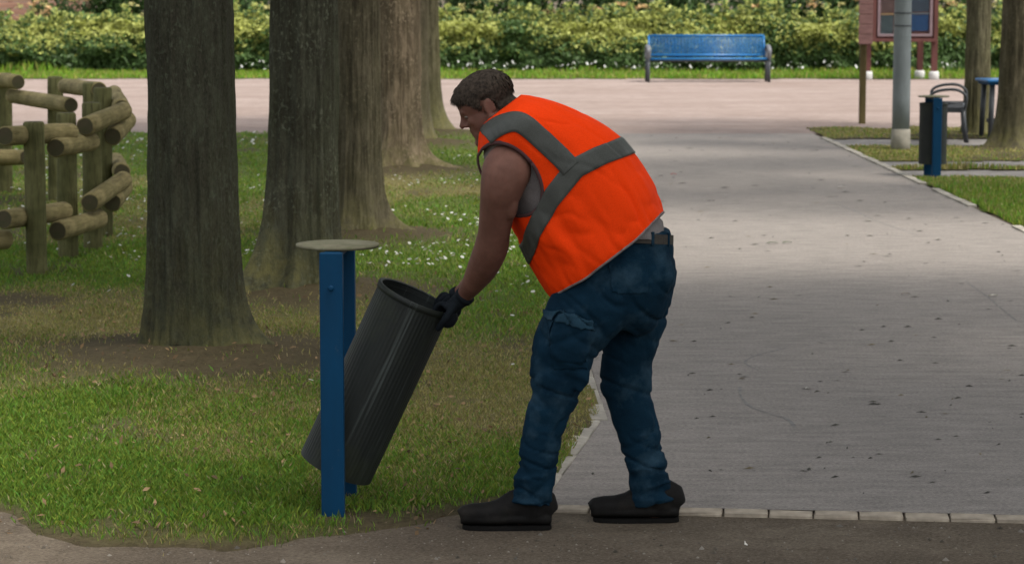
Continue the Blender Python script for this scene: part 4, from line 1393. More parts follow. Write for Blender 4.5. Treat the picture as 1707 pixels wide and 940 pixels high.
HOLE = (219.0, -74.0, 68.0, 46.0)           # armhole ellipse in (t, n)
def build_vest():
    rows, cols = 130, 220
    th = np.linspace(-np.pi, np.pi, cols, endpoint=False)
    T = np.linspace(0, 1, rows)
    TT, TH = np.meshgrid(T, th, indexing='ij')
    hem = 16 + 6 * np.cos(TH * 2) + 5 * (fbm(np.cos(TH) * 2, np.sin(TH) * 2, 0, 7, 2) - 0.5) - 10 * np.clip(-np.cos(TH) - 0.7, 0, 1)
    tt = hem + (319.5 - hem) * TT
    nb, nf, w = sec(tt)
    nn = (nb + nf) / 2 + (nb - nf) / 2 * np.cos(TH)
    rho = np.sqrt(((tt - HOLE[0]) / HOLE[2]) ** 2 + ((nn - HOLE[1]) / HOLE[3]) ** 2)
    out = rho > 1
    i = np.arange(rows - 1)[:, None] * cols + np.arange(cols)[None]
    j = np.arange(rows - 1)[:, None] * cols + (np.arange(cols) + 1)[None] % cols
    Fq = np.stack([i, j, j + cols, i + cols], -1).reshape(-1, 4)
    of = out.ravel()
    cnt = of[Fq].sum(1)
    keep = cnt >= 3
    kf = Fq[keep]
    # inside vertices of kept faces slide onto the ellipse
    ins = np.zeros(rows * cols, bool)
    ins[kf.ravel()] = True
    ins &= ~of
    # also pull the outside boundary vertices of dropped faces onto it
    db = np.zeros(rows * cols, bool)
    db[Fq[~keep].ravel()] = True
    kb = np.zeros(rows * cols, bool)
    kb[kf.ravel()] = True
    snap = (ins | (db & kb)).reshape(rows, cols)
    t2 = np.where(snap, HOLE[0] + (tt - HOLE[0]) / rho, tt)
    n2 = np.where(snap, HOLE[1] + (nn - HOLE[1]) / rho, nn)
    th2 = np.where(snap, th_of(t2, n2, np.sign(TH)), TH)
    V = torso(t2, th2).reshape(-1, 3)
    used = np.unique(kf)
    rm = np.zeros(len(V), int); rm[used] = np.arange(len(used))
    me = np_mesh('vest', V[used], rm[kf], smooth=True)
    o = obj('vest', me, M_VEST, man)
    m = o.modifiers.new('thickness', 'SOLIDIFY')
    m.thickness, m.offset = 0.004, 0.0
    for side in (-1, 1):
        a = np.linspace(0, 2 * np.pi, 64, endpoint=False)
        t_, n_ = HOLE[0] + HOLE[2] * np.sin(a), HOLE[1] + HOLE[3] * np.cos(a)
        pts = torso(t_, th_of(t_, n_, side), 0.001)
        pts = np.concatenate([pts, pts[:1]])
        obj('armhole_binding', tube_mesh('armhole_binding', [tuple(p) for p in pts], [(0.007, 0.004)] * len(pts), 8), M_BIND, o, True)
    pts = torso(hem[0], th, 0.001)
    pts = np.concatenate([pts, pts[:1]])
    obj('hem_binding', tube_mesh('hem_binding', [tuple(p) for p in pts], 0.0045, 8), M_HEM, o, True)
    # reflective band round the body
    def strip(name, tc, nc_or_th, wt, wn, off, closed):
        k = len(tc)
        W = np.linspace(-1, 1, 7)
        rowsV = []
        for w_ in W:
            rowsV.append(torso(tc + wt * w_, nc_or_th(tc + wt * w_, w_) if callable(nc_or_th) else nc_or_th, off))
        V = np.stack(rowsV, 1).reshape(-1, 3)
        m_ = 7
        ii = np.arange(k - 1)[:, None] * m_ + np.arange(m_ - 1)[None]
        Fq = np.stack([ii, ii + 1, ii + 1 + m_, ii + m_], -1).reshape(-1, 4)
        if closed:
            a_ = (k - 1) * m_ + np.arange(m_ - 1)
            b_ = np.arange(m_ - 1)
            Fq = np.concatenate([Fq, np.stack([a_, a_ + 1, b_ + 1, b_], 1)])
        s = obj(name, np_mesh(name, V, Fq, smooth=True), M_STRIPE, o)
        md = s.modifiers.new('thickness', 'SOLIDIFY')
        md.thickness, md.offset = 0.0025, 0.0
        return s
    tb = np.interp(np.cos(th), [-1, -0.65, -0.3, 0.22, 0.6, 1], [104, 131, 152, 168, 160, 146])
    strip('reflective_stripe', tb, th, 17.5, 0, 0.0055, True)
    for side in (-1, 1):
        cpts = smooth_path([(172, 18), (200, 15), (240, 8), (272, 1), (289, -8), (298, -24), (302, -44), (302, -62)], 60)
        tan = np.gradient(cpts, axis=0)
        tan /= np.linalg.norm(tan, axis=1, keepdims=True)
        rowsV = []
        for w_ in np.linspace(-1, 1, 7):
            q = cpts + w_ * 16.5 * np.stack([-tan[:, 1], tan[:, 0]], 1)
            q[:, 0] = np.minimum(q[:, 0], 318)
            rowsV.append(torso(q[:, 0], th_of(q[:, 0], q[:, 1], side), 0.0075))
        V = np.stack(rowsV, 1).reshape(-1, 3)
        ii = np.arange(len(cpts) - 1)[:, None] * 7 + np.arange(6)[None]
        Fq = np.stack([ii, ii + 1, ii + 8, ii + 7], -1).reshape(-1, 4)
        s = obj('reflective_stripe', np_mesh('reflective_stripe', V, Fq, smooth=True), M_STRIPE, o)
        md = s.modifiers.new('thickness', 'SOLIDIFY')
        md.thickness, md.offset = 0.0025, 0.0
    return o

def build_shirt():
    rows, cols = 90, 120
    th = np.linspace(-np.pi, np.pi, cols, endpoint=False)
    T0, TH = np.meshgrid(np.linspace(0, 1, rows), th, indexing='ij')
    t0 = np.clip((34 - 0.6 * (-20 + 115 * np.cos(TH))) / 0.8, -24, 120)
    TT = t0 + (314 - t0) * T0
    sh = np.interp(TT, [-24, 10, 40, 314], [0.90, 0.955, 0.93, 0.90])
    nb, nf, w = sec(TT)
    wr = 0.016 * (fbm(np.cos(TH) * 6, np.sin(TH) * 6, TT * 0.05, 131, 3) - 0.5) * np.interp(TT, [-24, 30, 60], [1.6, 1.6, 0.6])
    V = torso(TT, TH, wr - 0.004, 1.0, False)
    c = torso(TT, TH, 0, 0.0, False)
    V = c + (V - c) * sh[..., None]
    V = V.reshape(-1, 3)
    i = np.arange(rows - 1)[:, None] * cols + np.arange(cols)[None]
    j = np.arange(rows - 1)[:, None] * cols + (np.arange(cols) + 1)[None] % cols
    Fq = np.stack([i, j, j + cols, i + cols], -1).reshape(-1, 4)
    obj('shirt', np_mesh('shirt', V, Fq, smooth=True), M_SHIRT, man)

# ---- limbs as (px, py, depth, radius px)
NEAR_LEG = [(1022, 452, -0.055, 76), (985, 505, -0.08, 70), (950, 560, -0.10, 58), (932, 610, -0.10, 50), (924, 655, -0.09, 43), (908, 705, -0.08, 36), (899, 750, -0.07, 35), (891, 800, -0.06, 34), (887, 838, -0.06, 35)]
FAR_LEG = [(1062, 455, 0.06, 68), (1062, 515, 0.10, 58), (1050, 575, 0.10, 48), (1043, 630, 0.10, 45), (1053, 680, 0.09, 40), (1068, 735, 0.08, 36), (1079, 785, 0.07, 35), (1087, 832, 0.07, 37)]
ARM = [(858, 262, -0.12, 34), (846, 282, -0.185, 41), (838, 308, -0.20, 37), (831, 340, -0.17, 31), (824, 385, -0.12, 27), (819, 412, -0.08, 28.5), (805, 445, -0.01, 26), (788, 473, 0.07, 19), (775, 491, 0.125, 14)]
FARM = [(860, 262, 0.12, 34), (848, 280, 0.185, 38), (840, 300, 0.22, 32), (832, 340, 0.25, 27), (824, 385, 0.29, 24), (818, 412, 0.30, 24), (804, 445, 0.31, 22), (784, 473, 0.315, 16), (765, 491, 0.315, 13)]
def limb(bm, rows, n=20, scale=1.0, samples=30, lat=1.0, ends=(0, -1)):
    s = smooth_path(rows, samples)
    pts = [Q(a[0], a[1], a[2]) for a in s]
    add_tube(bm, pts, [(a[3] * K * scale, a[3] * K * scale * lat) for a in s], n, flat=(1, 0, 0))
    for e in ends:
        r = s[e][3] * K * scale
        add_ell(bm, pts[e], [Vector((r, 0, 0)), Vector((0, r * lat, 0)), Vector((0, 0, r))])

# ---- head frame: origin at the ear, f towards the face, u towards the crown
EX, EY = 814.0, 183.0
FV, UV = (-0.88, 0.47), (-0.47, -0.88)
def Hd(f, u, l=0.0):
    """head local pixels -> world; l lateral in pixels, positive towards the camera"""
    return Q(EX + FV[0] * f + UV[0] * u, EY + FV[1] * f + UV[1] * u, -l * K - 0.005)
_c0 = Hd(0, 0)
HF, HU = (Hd(1, 0) - _c0), (Hd(0, 1) - _c0)          # per-pixel vectors
HL = Vector((0, -K, 0))
def hell(bm, f, u, l, sf, su, sl, tilt=0.0):
    c, s = math.cos(tilt), math.sin(tilt)
    a = HF * c + HU * s
    b = HU * c - HF * s
    add_ell(bm, Hd(f, u, l), [a * sf, b * su, HL * sl])

def build_body():
    bm = bmesh.new()
    # trunk
    rows, cols = 26, 36
    th = np.linspace(-np.pi, np.pi, cols, endpoint=False)
    for scale_t in (1,):
        rings = []
        for t in np.linspace(-60, 300, rows):
            v = torso(np.full(cols, max(t, -44)), th, 0, float(np.interp(t, [0, 40, 110], [0.62, 0.68, 0.82])), False) + (np.array([[-AX[0] * (-60 - t), 0, 0]]) * 0)
            if t < -44:
                v = v + np.array([[0.0, 0.0, -(-44 - t) * K]])
            rings.append([bm.verts.new(p) for p in v])
        for a, b in zip(rings[:-1], rings[1:]):
            for k in range(cols):
                bm.faces.new((a[k], a[(k + 1) % cols], b[(k + 1) % cols], b[k]))
        bm.faces.new(list(reversed(rings[0]))); bm.faces.new(rings[-1])
    limb(bm, ARM); limb(bm, FARM)
    limb(bm, NEAR_LEG[:-1], scale=0.58, ends=(0,)); limb(bm, FAR_LEG[:-1], scale=0.55, ends=(0,))
    # hands inside the gloves and feet inside the boots
    add_tube(bm, [Q(773, 494, 0.13), Q(764, 509, 0.16)], [0.024, 0.014], 12)
    add_tube(bm, [Q(762, 494, 0.315), Q(754, 507, 0.305)], [0.022, 0.014], 12)
    add_tube(bm, [Q(891, 795, -0.06), Q(888, 830, -0.05), Q(886, 862, -0.05), Q(862, 870, -0.05)], [0.034, 0.022, 0.018, 0.014], 12)
    add_tube(bm, [Q(1079, 780, 0.07), Q(1090, 826, 0.08), Q(1094, 858, 0.08), Q(1078, 864, 0.08)], [0.034, 0.022, 0.018, 0.014], 12)
    add_ell(bm, Q(838, 404, -0.11), [Vector((12 * K, 0, 0)), Vector((0, 0.026, 0)), Vector((0, 0, 15 * K))])
    add_ell(bm, Q(806, 428, -0.06), [Vector((17 * K, 0, 0)), Vector((0, 0.04, 0)), Vector((0, 0, 30 * K))])
    add_ell(bm, Q(852, 325, -0.20), [Vector((13 * K, 0, 0)), Vector((0, 0.045, 0)), Vector((0, 0, 42 * K))])
    # neck
    add_tube(bm, [Hd(-14, 0), Hd(-24, -24), Q(868, 212, 0.0), Q(890, 240, 0.0)], [0.062, 0.064, 0.075, 0.09], 20)
    # head
    hell(bm, -4, 24, 0, 49, 37, 35)
    hell(bm, 8, 20, 0, 36, 36, 33)
    hell(bm, 16, -8, 0, 25, 36, 30)
    hell(bm, 27, -30, 0, 16, 17, 21)
    hell(bm, 38, -42, 0, 9, 9, 12)
    for s in (-1, 1):
        add_tube(bm, [Hd(-4, -10, s * 30), Hd(2, -26, s * 27), Hd(20, -38, s * 18), Hd(36, -44, s * 7)], [12 * K, 12 * K, 10 * K, 8 * K], 12)
        hell(bm, 32, -4, s * 16, 8, 10, 9)                       # cheek
        hell(bm, 36, 10, s * 13, 5, 4.5, 7)                      # lid over the eye
        hell(bm, 44, -7, s * 6, 5, 4, 4.5)                       # nostril wing
        # ear
        hell(bm, -4, 2, s * 34, 8, 13, 4.0, 0.25)
        ring = [Hd(-4 + 7.6 * math.cos(a) - 2.8 * math.sin(a), 2 + 12.5 * math.sin(a) + 2 * math.cos(a), s * 37) for a in np.linspace(-0.9, 3.9, 16)]
        add_tube(bm, ring, 2.3 * K, 8)
        hell(bm, 0, -12, s * 36, 4.5, 5, 3)                      # lobe
    add_tube(bm, [Hd(37, 15, -19), Hd(41, 16, -9), Hd(42, 15, 0), Hd(41, 16, 9), Hd(37, 15, 19)], 4.6 * K, 10)
    add_tube(bm, [Hd(40, 14), Hd(45, 4), Hd(51, -4), Hd(50, -8)], [4.2 * K, 4.8 * K, 6.2 * K, 5 * K], 12)
    add_tube(bm, [Hd(37, -19, -10), Hd(42, -18, 0), Hd(37, -19, 10)], 3.6 * K, 10)
    add_tube(bm, [Hd(36, -26, -9), Hd(41, -26, 0), Hd(36, -26, 9)], 3.8 * K, 10)
    me = remeshed('body', bm, 0.0052, 5)
    o = obj('body', me, M_SKIN, man, True)
    for s in (-1, 1):
        b2 = bmesh.new()
        hell(b2, 36.5, 6, s * 13.5, 4.8, 4.2, 5.2)
        t = NT('eye_white', 0.2, 0.5); t.color((0.10, 0.075, 0.06))
        obj('eye', bm_mesh('eye', b2), t.m, man, True)
    return o

def build_hair(body):
    me = body.data
    V, N = get_co(me), get_no(me)
    # back to head pixels
    fl = np.array(HF); ul = np.array(HU)
    A = np.stack([fl, ul, np.array(HL)], 1)
    loc = (np.linalg.inv(A) @ (V - np.array(_c0)).T).T
    f, u, l = loc[:, 0], loc[:, 1], loc[:, 2]
    hl = np.interp(f, [-80, -45, -22, -15, -12, 4, 7, 13, 17, 27, 40, 60], [-36, -34, -26, -4, 17, 19, 4, 2, 15, 24, 28, 28])
    d = u - hl + 3.0 * (fbm(f * 0.25, u * 0.25, l * 0.25, 3, 3) - 0.5) * 2
    ear = (np.abs(l) > 37.5) & (f > -17) & (f < 8) & (u < 17)
    inh = (d > 0) & ~ear & (u > -38) & (np.hypot(f, u) < 95) & (np.abs(l) < 60) & (V[:, 2] > 1.2)
    Fc = np.array([list(p.vertices) for p in me.polygons if len(p.vertices) == 4])
    keep = inh[Fc].all(1)
    Fk = Fc[keep]
    used = np.unique(Fk)
    rm = np.zeros(len(V), int); rm[used] = np.arange(len(used))
    th = np.clip(d / 9, 0, 1)
    th = th * th * (3 - 2 * th)
    thick = np.interp(u, [-30, 0, 30, 60], [0.003, 0.005, 0.009, 0.011])
    off = th * thick * (0.85 + 0.3 * fbm(f * 0.12, u * 0.12 + l * 0.35, l * 0.1, 9, 3)) + 0.0006
    off = off * (1 + 0.15 * np.clip((f - 22) / 18, 0, 1))
    Vh = V + N * off[:, None]
    hair = obj('hair', np_mesh('hair', Vh[used], rm[Fk], smooth=True), M_HAIR, man)
    r = np.random.default_rng(4)
    cand = used[(d[used] > 1.0)]
    pick = r.choice(cand, 9000)
    crown = np.array(Hd(-26, 58))
    flow = Vh[pick] - crown
    flow -= N[pick] * (flow * N[pick]).sum(1, keepdims=True)
    flow /= np.linalg.norm(flow, axis=1, keepdims=True) + 1e-6
    fr = np.clip((f[pick] - 10) / 30, 0, 1)[:, None]
    dirv = flow + N[pick] * (0.10 + 0.22 * fr) + r.normal(0, 0.10, (len(pick), 3))
    dirv /= np.linalg.norm(dirv, axis=1, keepdims=True)
    L = (r.uniform(0.010, 0.022, len(pick)) * np.clip(d[pick] / 20, 0.35, 1) * (1 + 0.6 * fr[:, 0]))[:, None]
    side = np.cross(dirv, N[pick]); side /= np.linalg.norm(side, axis=1, keepdims=True) + 1e-6
    b0 = Vh[pick] - N[pick] * 0.002
    mid = b0 + dirv * L * 0.6
    tip = b0 + dirv * L + np.array([[0, 0, -1]]) * L * 0.35
    w = 0.0009
    VV = np.stack([b0 - side * w, b0 + side * w, mid + side * w * 0.8, tip], 1).reshape(-1, 3)
    s = obj('strands', np_mesh('strands', VV, np.arange(len(VV)).reshape(-1, 4)), M_HAIR, hair)
    s['kind'] = 'stuff'

def build_jeans():
    bm = bmesh.new()
    limb(bm, NEAR_LEG[:-1] + [(888, 842, -0.06, 36)], 24, 1.0, 40, 0.88, (0,))
    limb(bm, FAR_LEG[:-1] + [(1088, 838, 0.07, 37)], 24, 1.0, 40, 0.88, (0,))
    rows = smooth_path([(1040, 392, 78, 0.165), (1043, 412, 80, 0.172), (1046, 440, 79, 0.178), (1043, 470, 80, 0.18), (1030, 505, 78, 0.16), (1015, 530, 60, 0.12)], 24)
    add_tube(bm, [Q(a[0], a[1], 0) for a in rows], [(a[2] * K, a[3]) for a in rows], 32, flat=(1, 0, 0))
    add_ell(bm, Q(1082, 458, -0.075), [Vector((43 * K, 0, 0)), Vector((0, 0.085, 0)), Vector((0, 0, 56 * K))])
    add_ell(bm, Q(1082, 460, 0.075), [Vector((42 * K, 0, 0)), Vector((0, 0.085, 0)), Vector((0, 0, 54 * K))])
    # bulging cargo pocket and its loose corner
    add_ell(bm, Q(952, 565, -0.20), [Vector((36 * K, 0, 0)), Vector((0, 0.022, 0)), Vector((0, 0, 48 * K))])
    add_ell(bm, Q(968, 622, -0.165), [Vector((15 * K, 0, 0)), Vector((0, 0.03, 0)), Vector((0, 0, 36 * K))])
    # turned hems
    for (x, y, dy) in ((887, 845, -0.06), (1087, 840, 0.07)):
        add_ell(bm, Q(x, y - 12, dy), [Vector((41 * K, 0, 0)), Vector((0, 0.078, 0)), Vector((0, 0, 10 * K))])
    for (x, y, dy) in ((890, 790, -0.06), (1078, 775, 0.07), (1087, 805, 0.07)):
        add_ell(bm, Q(x, y, dy), [Vector((37 * K, 0, 0.012)), Vector((0, 0.076, 0)), Vector((0, 0, 9 * K))])
    me = remeshed('jeans', bm, 0.0075, 5)
    V, N = get_co(me), get_no(me)
    x, y, z = V[:, 0], V[:, 1], V[:, 2]
    nz = fbm(x * 7, y * 7, z * 7, 141, 3) - 0.5
    d = 0.010 * nz + 0.008 * (fbm(x * 18, y * 18, z * 26, 151, 3) - 0.5)
    low = np.clip((0.36 - z) / 0.12, 0, 1)
    rid = lambda fx, fz, sd: 0.75 + 0.5 * (fbm(x * fx, y * fx, z * fz + x * 3, sd, 2) - 0.5) - 0.55 * np.exp(-((2 * fbm(x * fx + 0.2 * z * fz, y * fx, z * fz + x * 4, sd + 50, 2) - 1) / 0.09) ** 2)
    d += 0.022 * low * (rid(5.5, 17, 161) - 0.75)
    kn = np.exp(-((z - 0.52) / 0.11) ** 2)
    d += 0.018 * kn * (rid(5, 12, 171) - 0.75)
    cr = np.exp(-((z - 0.76) / 0.13) ** 2)
    d -= 0.012 * cr * np.exp(-((2 * fbm((x - z) * 3.0, y * 4, (x + z) * 9, 181, 2) - 1) / 0.12) ** 2)
    d -= 0.007 * np.exp(-((2 * fbm(x * 5, y * 5, z * 7 - x * 3, 187, 2) - 1) / 0.10) ** 2)
    set_co(me, V + N * d[:, None])
    o = obj('jeans', me, M_DENIM, man, True)

    def patch(name, inside, off, mat, parent):
        """a sewn-on piece that follows the cloth"""
        Vn, Nn = get_co(me), get_no(me)
        k = F / Vn[:, 1]
        px = 853.5 + Vn[:, 0] * F / (Vn[:, 1] * math.cos(PITCH) - (Vn[:, 2] - CAM_H) * math.sin(PITCH))
        py = 470 - F * (Vn[:, 1] * math.sin(PITCH) + (Vn[:, 2] - CAM_H) * math.cos(PITCH)) / (Vn[:, 1] * math.cos(PITCH) - (Vn[:, 2] - CAM_H) * math.sin(PITCH))
        ok = inside(px, py) & (Nn[:, 1] < -0.15) & (Vn[:, 1] < YM + 0.02)
        Fc = np.array([list(p.vertices) for p in me.polygons if len(p.vertices) == 4])
        Fk = Fc[ok[Fc].all(1)]
        if not len(Fk): return None
        used = np.unique(Fk)
        rm = np.zeros(len(Vn), int); rm[used] = np.arange(len(used))
        p = obj(name, np_mesh(name, (Vn + Nn * off)[used], rm[Fk], smooth=True), mat, parent)
        bmm = bmesh.new(); bmm.from_mesh(p.data)
        for _ in range(4):
            bv = [v for v in bmm.verts if v.is_boundary]
            bmesh.ops.smooth_vert(bmm, verts=bv, factor=0.5, use_axis_x=True, use_axis_y=True, use_axis_z=True)
        bmm.to_mesh(p.data); bmm.free()
        m = p.modifiers.new('thickness', 'SOLIDIFY')
        m.thickness, m.offset = 0.006, -1
        return p
    worn = mat_cloth('worn_denim', (0.014, 0.036, 0.055), 0.3, 9, 320, 0.9, ((0.07, 0.10, 0.125), 0.6), 0.5)
    patch('cargo_pocket', lambda a, b: (a > 912 + 0.10 * (b - 540)) & (a < 988 - 0.1 * (b - 540)) & (b > 530) & (b < 618), 0.006, M_DENIM, o)
    patch('pocket_flap', lambda a, b: (a > 908) & (a < 992) & (b > 512 + 0.22 * (a - 908)) & (b < 534 + 0.28 * (a - 908)), 0.012, worn, o)
    patch('back_pocket', lambda a, b: (a > 1010 + 0.12 * (b - 430)) & (a < 1082) & (b > 425 + 0.1 * (a - 1010)) & (b < 492), 0.004, M_DENIM, o)
    return o

def build_belt():
    a = np.linspace(0, 2 * np.pi, 72)
    bm = bmesh.new()
    pts = [Q(1040 + 80.5 * math.cos(t), 396 + 4 * math.cos(t), 0.172 * math.sin(t)) for t in a]
    n = len(pts) - 1
    vs_ = []
    for p in pts[:-1]:
        c = Q(1040, 396, 0)
        out = Vector((p.x - c.x, p.y - c.y, 0)).normalized()
        vs_.append([bm.verts.new(p + out * o_ + Vector((0, 0, z_))) for o_, z_ in ((0.0, -0.017), (0.005, -0.017), (0.005, 0.017), (0.0, 0.017))])
    for i in range(n):
        A, B = vs_[i], vs_[(i + 1) % n]
        for k in range(4):
            bm.faces.new((A[k], A[(k + 1) % 4], B[(k + 1) % 4], B[k]))
    belt = obj('belt', bm_mesh('belt', bm), M_BELT, man, False)
    for t in (-0.45, -0.95, -1.5, 0.6):
        c = Q(1040 + 82.5 * math.cos(t), 396 + 4 * math.cos(t), 0.177 * math.sin(t))
        obj('belt_loop', box_mesh('belt_loop', tuple(c), (0.009, 0.013, 0.050), Matrix.Rotation(t, 3, 'Z'), 0.003), M_DENIM, belt)

def build_boot(heel, toe, ankle, dy, tilt_py):
    """heel/toe px along the ground, ankle px"""
    gy = YM + dy
    zg = -0.010
    hx, tx = P(heel, 880, gy).x, P(toe, 880, gy).x
    L = hx - tx
    az = P(ankle[0], ankle[1], gy)
    bm = bmesh.new()
    sec_ = [(0.0, 0.050, 0.040, 0.026), (0.04, 0.050, 0.052, 0.038), (0.14, 0.052, 0.058, 0.046), (0.28, 0.055, 0.060, 0.050), (0.42, 0.060, 0.070, 0.050), (0.58, 0.072, 0.094, 0.046), (0.80, 0.078, 0.12, 0.042), (0.94, 0.072, 0.095, 0.039), (1.0, 0.066, 0.055, 0.026)]
    pts, rad = [], []
    for s_, zc, hh, lat in sec_:
        pts.append(Vector((tx + L * s_, gy, zg + 0.018 + hh * 0.62)))
        rad.append((hh * 0.62, lat))
    add_tube(bm, pts, rad, 24, flat=(0, 0, 1))
    add_tube(bm, [Vector((tx + L * 0.80, gy, zg + 0.05)), Vector((tx + L * 0.79, gy, zg + 0.10)), az], [(0.058, 0.046), (0.060, 0.050), (0.064, 0.058)], 20, flat=(1, 0, 0))
    add_tube(bm, [Vector((tx + L * s_, gy, zg + 0.038)) for s_, _, _, _ in sec_], [(0.024, lat * 1.03) for _, _, _, lat in sec_], 20, flat=(0, 0, 1))
    me = remeshed('boot', bm, 0.006, 4)
    V, N = get_co(me), get_no(me)
    d = 0.006 * (fbm(V[:, 0] * 16, V[:, 1] * 16, V[:, 2] * 16, 191, 3) - 0.5)
    V = V + N * d[:, None]
    V[:, 2] = np.maximum(V[:, 2], zg + 0.016)
    set_co(me, V)
    o = obj('boot', me, M_BOOT, man, True)
    # welted sole
    bm = bmesh.new()
    out = []
    for s_, w_ in ((0.025, 0.014), (0.04, 0.026), (0.1, 0.040), (0.3, 0.050), (0.5, 0.047), (0.7, 0.042), (0.9, 0.040), (0.98, 0.032), (1.002, 0.018)):
        out.append((tx + L * s_, w_))
    ring = [(x_, gy - w_) for x_, w_ in out] + [(x_, gy + w_) for x_, w_ in reversed(out)]
    lo = [bm.verts.new((x_, y_, zg - 0.002)) for x_, y_ in ring]
    hi = [bm.verts.new((x_, y_, zg + 0.015)) for x_, y_ in ring]
    bm.faces.new(list(reversed(lo))); bm.faces.new(hi)
    for k in range(len(lo)):
        bm.faces.new((lo[k], lo[(k + 1) % len(lo)], hi[(k + 1) % len(lo)], hi[k]))
    bmesh.ops.bevel(bm, geom=[e for e in bm.edges if abs(e.verts[0].co.z - e.verts[1].co.z) < 1e-4], offset=0.003, segments=2, affect='EDGES')
    obj('sole', bm_mesh('sole', bm), M_SOLE, o)
    # laces
    for k in range(4):
        s_ = 0.50 + k * 0.055
        zt = zg + 0.018 + np.interp(s_, [a_[0] for a_ in sec_], [a_[2] for a_ in sec_]) * 1.22
        obj('lace', tube_mesh('lace', [(tx + L * s_, gy - 0.026, zt - 0.006), (tx + L * (s_ - 0.01), gy, zt + 0.006), (tx + L * s_, gy + 0.026, zt - 0.006)], 0.0028, 6), M_SOLE, o, True)

def build_glove(wrist, phi, label_far=False):
    c = top_c
    er = (xax * math.cos(phi) + yax * math.sin(phi)).normalized()
    et = zax.cross(er)
    q = c + er * CAN_R
    W = Vector(wrist)
    bm = bmesh.new()
    kn = q + er * 0.016 + zax * 0.034
    # cuff and palm
    add_tube(bm, [W - (kn - W) * 0.15, W, W + (kn - W) * 0.45, kn], [0.034, 0.034, (0.030), (0.026)], 16)
    for k, (o_, ln, rr) in enumerate(((-0.034, 0.92, 0.0095), (-0.012, 1.0, 0.0102), (0.011, 0.96, 0.0102), (0.033, 0.82, 0.009))):
        b = kn + et * o_ * 0.9
        bm_pts = [W + (b - W) * 0.55, b, q + et * o_ * 1.05 - er * 0.010 + zax * 0.036, q + et * o_ * 1.1 - er * 0.028 * ln + zax * 0.010, q + et * o_ * 1.1 - er * 0.022 - zax * 0.030 * ln]
        s = smooth_path([tuple(p) for p in bm_pts], 14)
        add_tube(bm, [Vector(p) for p in s], [rr * (1.12 - 0.022 * i) for i in range(14)], 10)
        add_ell(bm, Vector(s[-1]), [Vector((rr * 0.82, 0, 0)), Vector((0, rr * 0.82, 0)), Vector((0, 0, rr * 0.82))], 12)
        add_ell(bm, b, [Vector((rr * 1.3, 0, 0)), Vector((0, rr * 1.3, 0)), Vector((0, 0, rr * 1.3))], 12)
    # thumb leaves the side of the palm and presses on the outside of the can
    tpts = [W + (kn - W) * 0.35 - et * 0.012, q + er * 0.034 - et * 0.034 + zax * 0.004, q + er * 0.024 - et * 0.030 - zax * 0.028, q + er * 0.014 - et * 0.020 - zax * 0.055]
    s = smooth_path([tuple(p) for p in tpts], 12)
    add_tube(bm, [Vector(p) for p in s], [0.0155 - 0.0004 * i for i in range(12)], 10)
    add_ell(bm, Vector(s[-1]), [Vector((0.0108, 0, 0)), Vector((0, 0.0108, 0)), Vector((0, 0, 0.0108))], 12)
    # heel of the hand against the wall
    add_ell(bm, q + er * 0.028 - zax * 0.006, [er * 0.026, et * 0.040, zax * 0.036], 16)
    me = remeshed('glove', bm, 0.0034, 3)
    V, N = get_co(me), get_no(me)
    set_co(me, V + N * (0.003 * (fbm(V[:, 0] * 40, V[:, 1] * 40, V[:, 2] * 40, 3, 3) - 0.5))[:, None])
    o = obj('glove', me, M_GLOVE, man, True)
    axis_ = (kn - W).normalized()
    obj('cuff', tube_mesh('cuff', [W - axis_ * 0.016, W + axis_ * 0.004], [0.0365, 0.0365], 20), M_GLOVE, o, True)

body = build_body()
build_hair(body)
build_shirt()
build_vest()
build_jeans()
build_belt()
build_boot(919, 767, (889, 822), -0.048, 0)
build_boot(1131, 985, (1090, 818), 0.08, 0)
build_glove(Q(773, 495, 0.13), R(-32))
build_glove(Q(761, 495, 0.315), R(30), True)
# ------------------------------------------------------------------ small things lying about
def twigs_on_path():
    n = 620
    Y = 1.0 / rng.uniform(1 / (Y_PLAZA - 0.3), 1 / 9.6, n)
    X = rng.uniform(-0.3, 4.2, n)
    keep = (X > left_edge(Y) + 0.1) & (X < right_edge(Y) - 0.05) & (np.abs(X) < Y * 0.215)
    keep &= rng.uniform(0, 1, n) < 0.25 + 0.9 * fbm(X * 1.2, Y * 0.8, 0, 201, 3)
    X, Y = X[keep], Y[keep]
    n = len(X)
    L = rng.uniform(0.010, 0.034, n) * np.clip(Y / 14, 0.8, 1.7)
    W = L * rng.uniform(0.12, 0.32, n)
    a = rng.normal(0, 0.35, n) + np.where(rng.uniform(0, 1, n) < 0.2, 1.4, 0)
    c, s = np.cos(a), np.sin(a)
    h = rng.uniform(0.003, 0.010, n)
    loc = np.array([(-1, 0, 0), (0, -1, 0.2), (1, 0, 0.3), (0, 1, 0.2), (0, 0, 1)], float)
    V = np.empty((n, 5, 3))
    for k in range(5):
        x_, y_ = loc[k, 0] * L, loc[k, 1] * W
        V[:, k, 0], V[:, k, 1], V[:, k, 2] = X + x_ * c - y_ * s, Y + x_ * s + y_ * c, 0.0015 + loc[k, 2] * h
    tri = np.array([(0, 1, 4), (1, 2, 4), (2, 3, 4), (3, 0, 4)])
    Fq = (np.arange(n)[:, None, None] * 5 + tri[None]).reshape(-1, 3)
    col = np.where(rng.uniform(0, 1, (n, 1)) < 0.8, np.array([[0.07, 0.066, 0.055]]), np.array([[0.16, 0.13, 0.08]])) * rng.uniform(0.6, 1.4, (n, 1))
    o = obj('leaf_litter', np_mesh('leaf_litter', V.reshape(-1, 3), Fq, col=np.repeat(col, 5, 0)), M_BLADE)
    tag(o, 'dark bits of twig and husk strewn over the asphalt path', 'leaf litter', kind='stuff')
twigs_on_path()

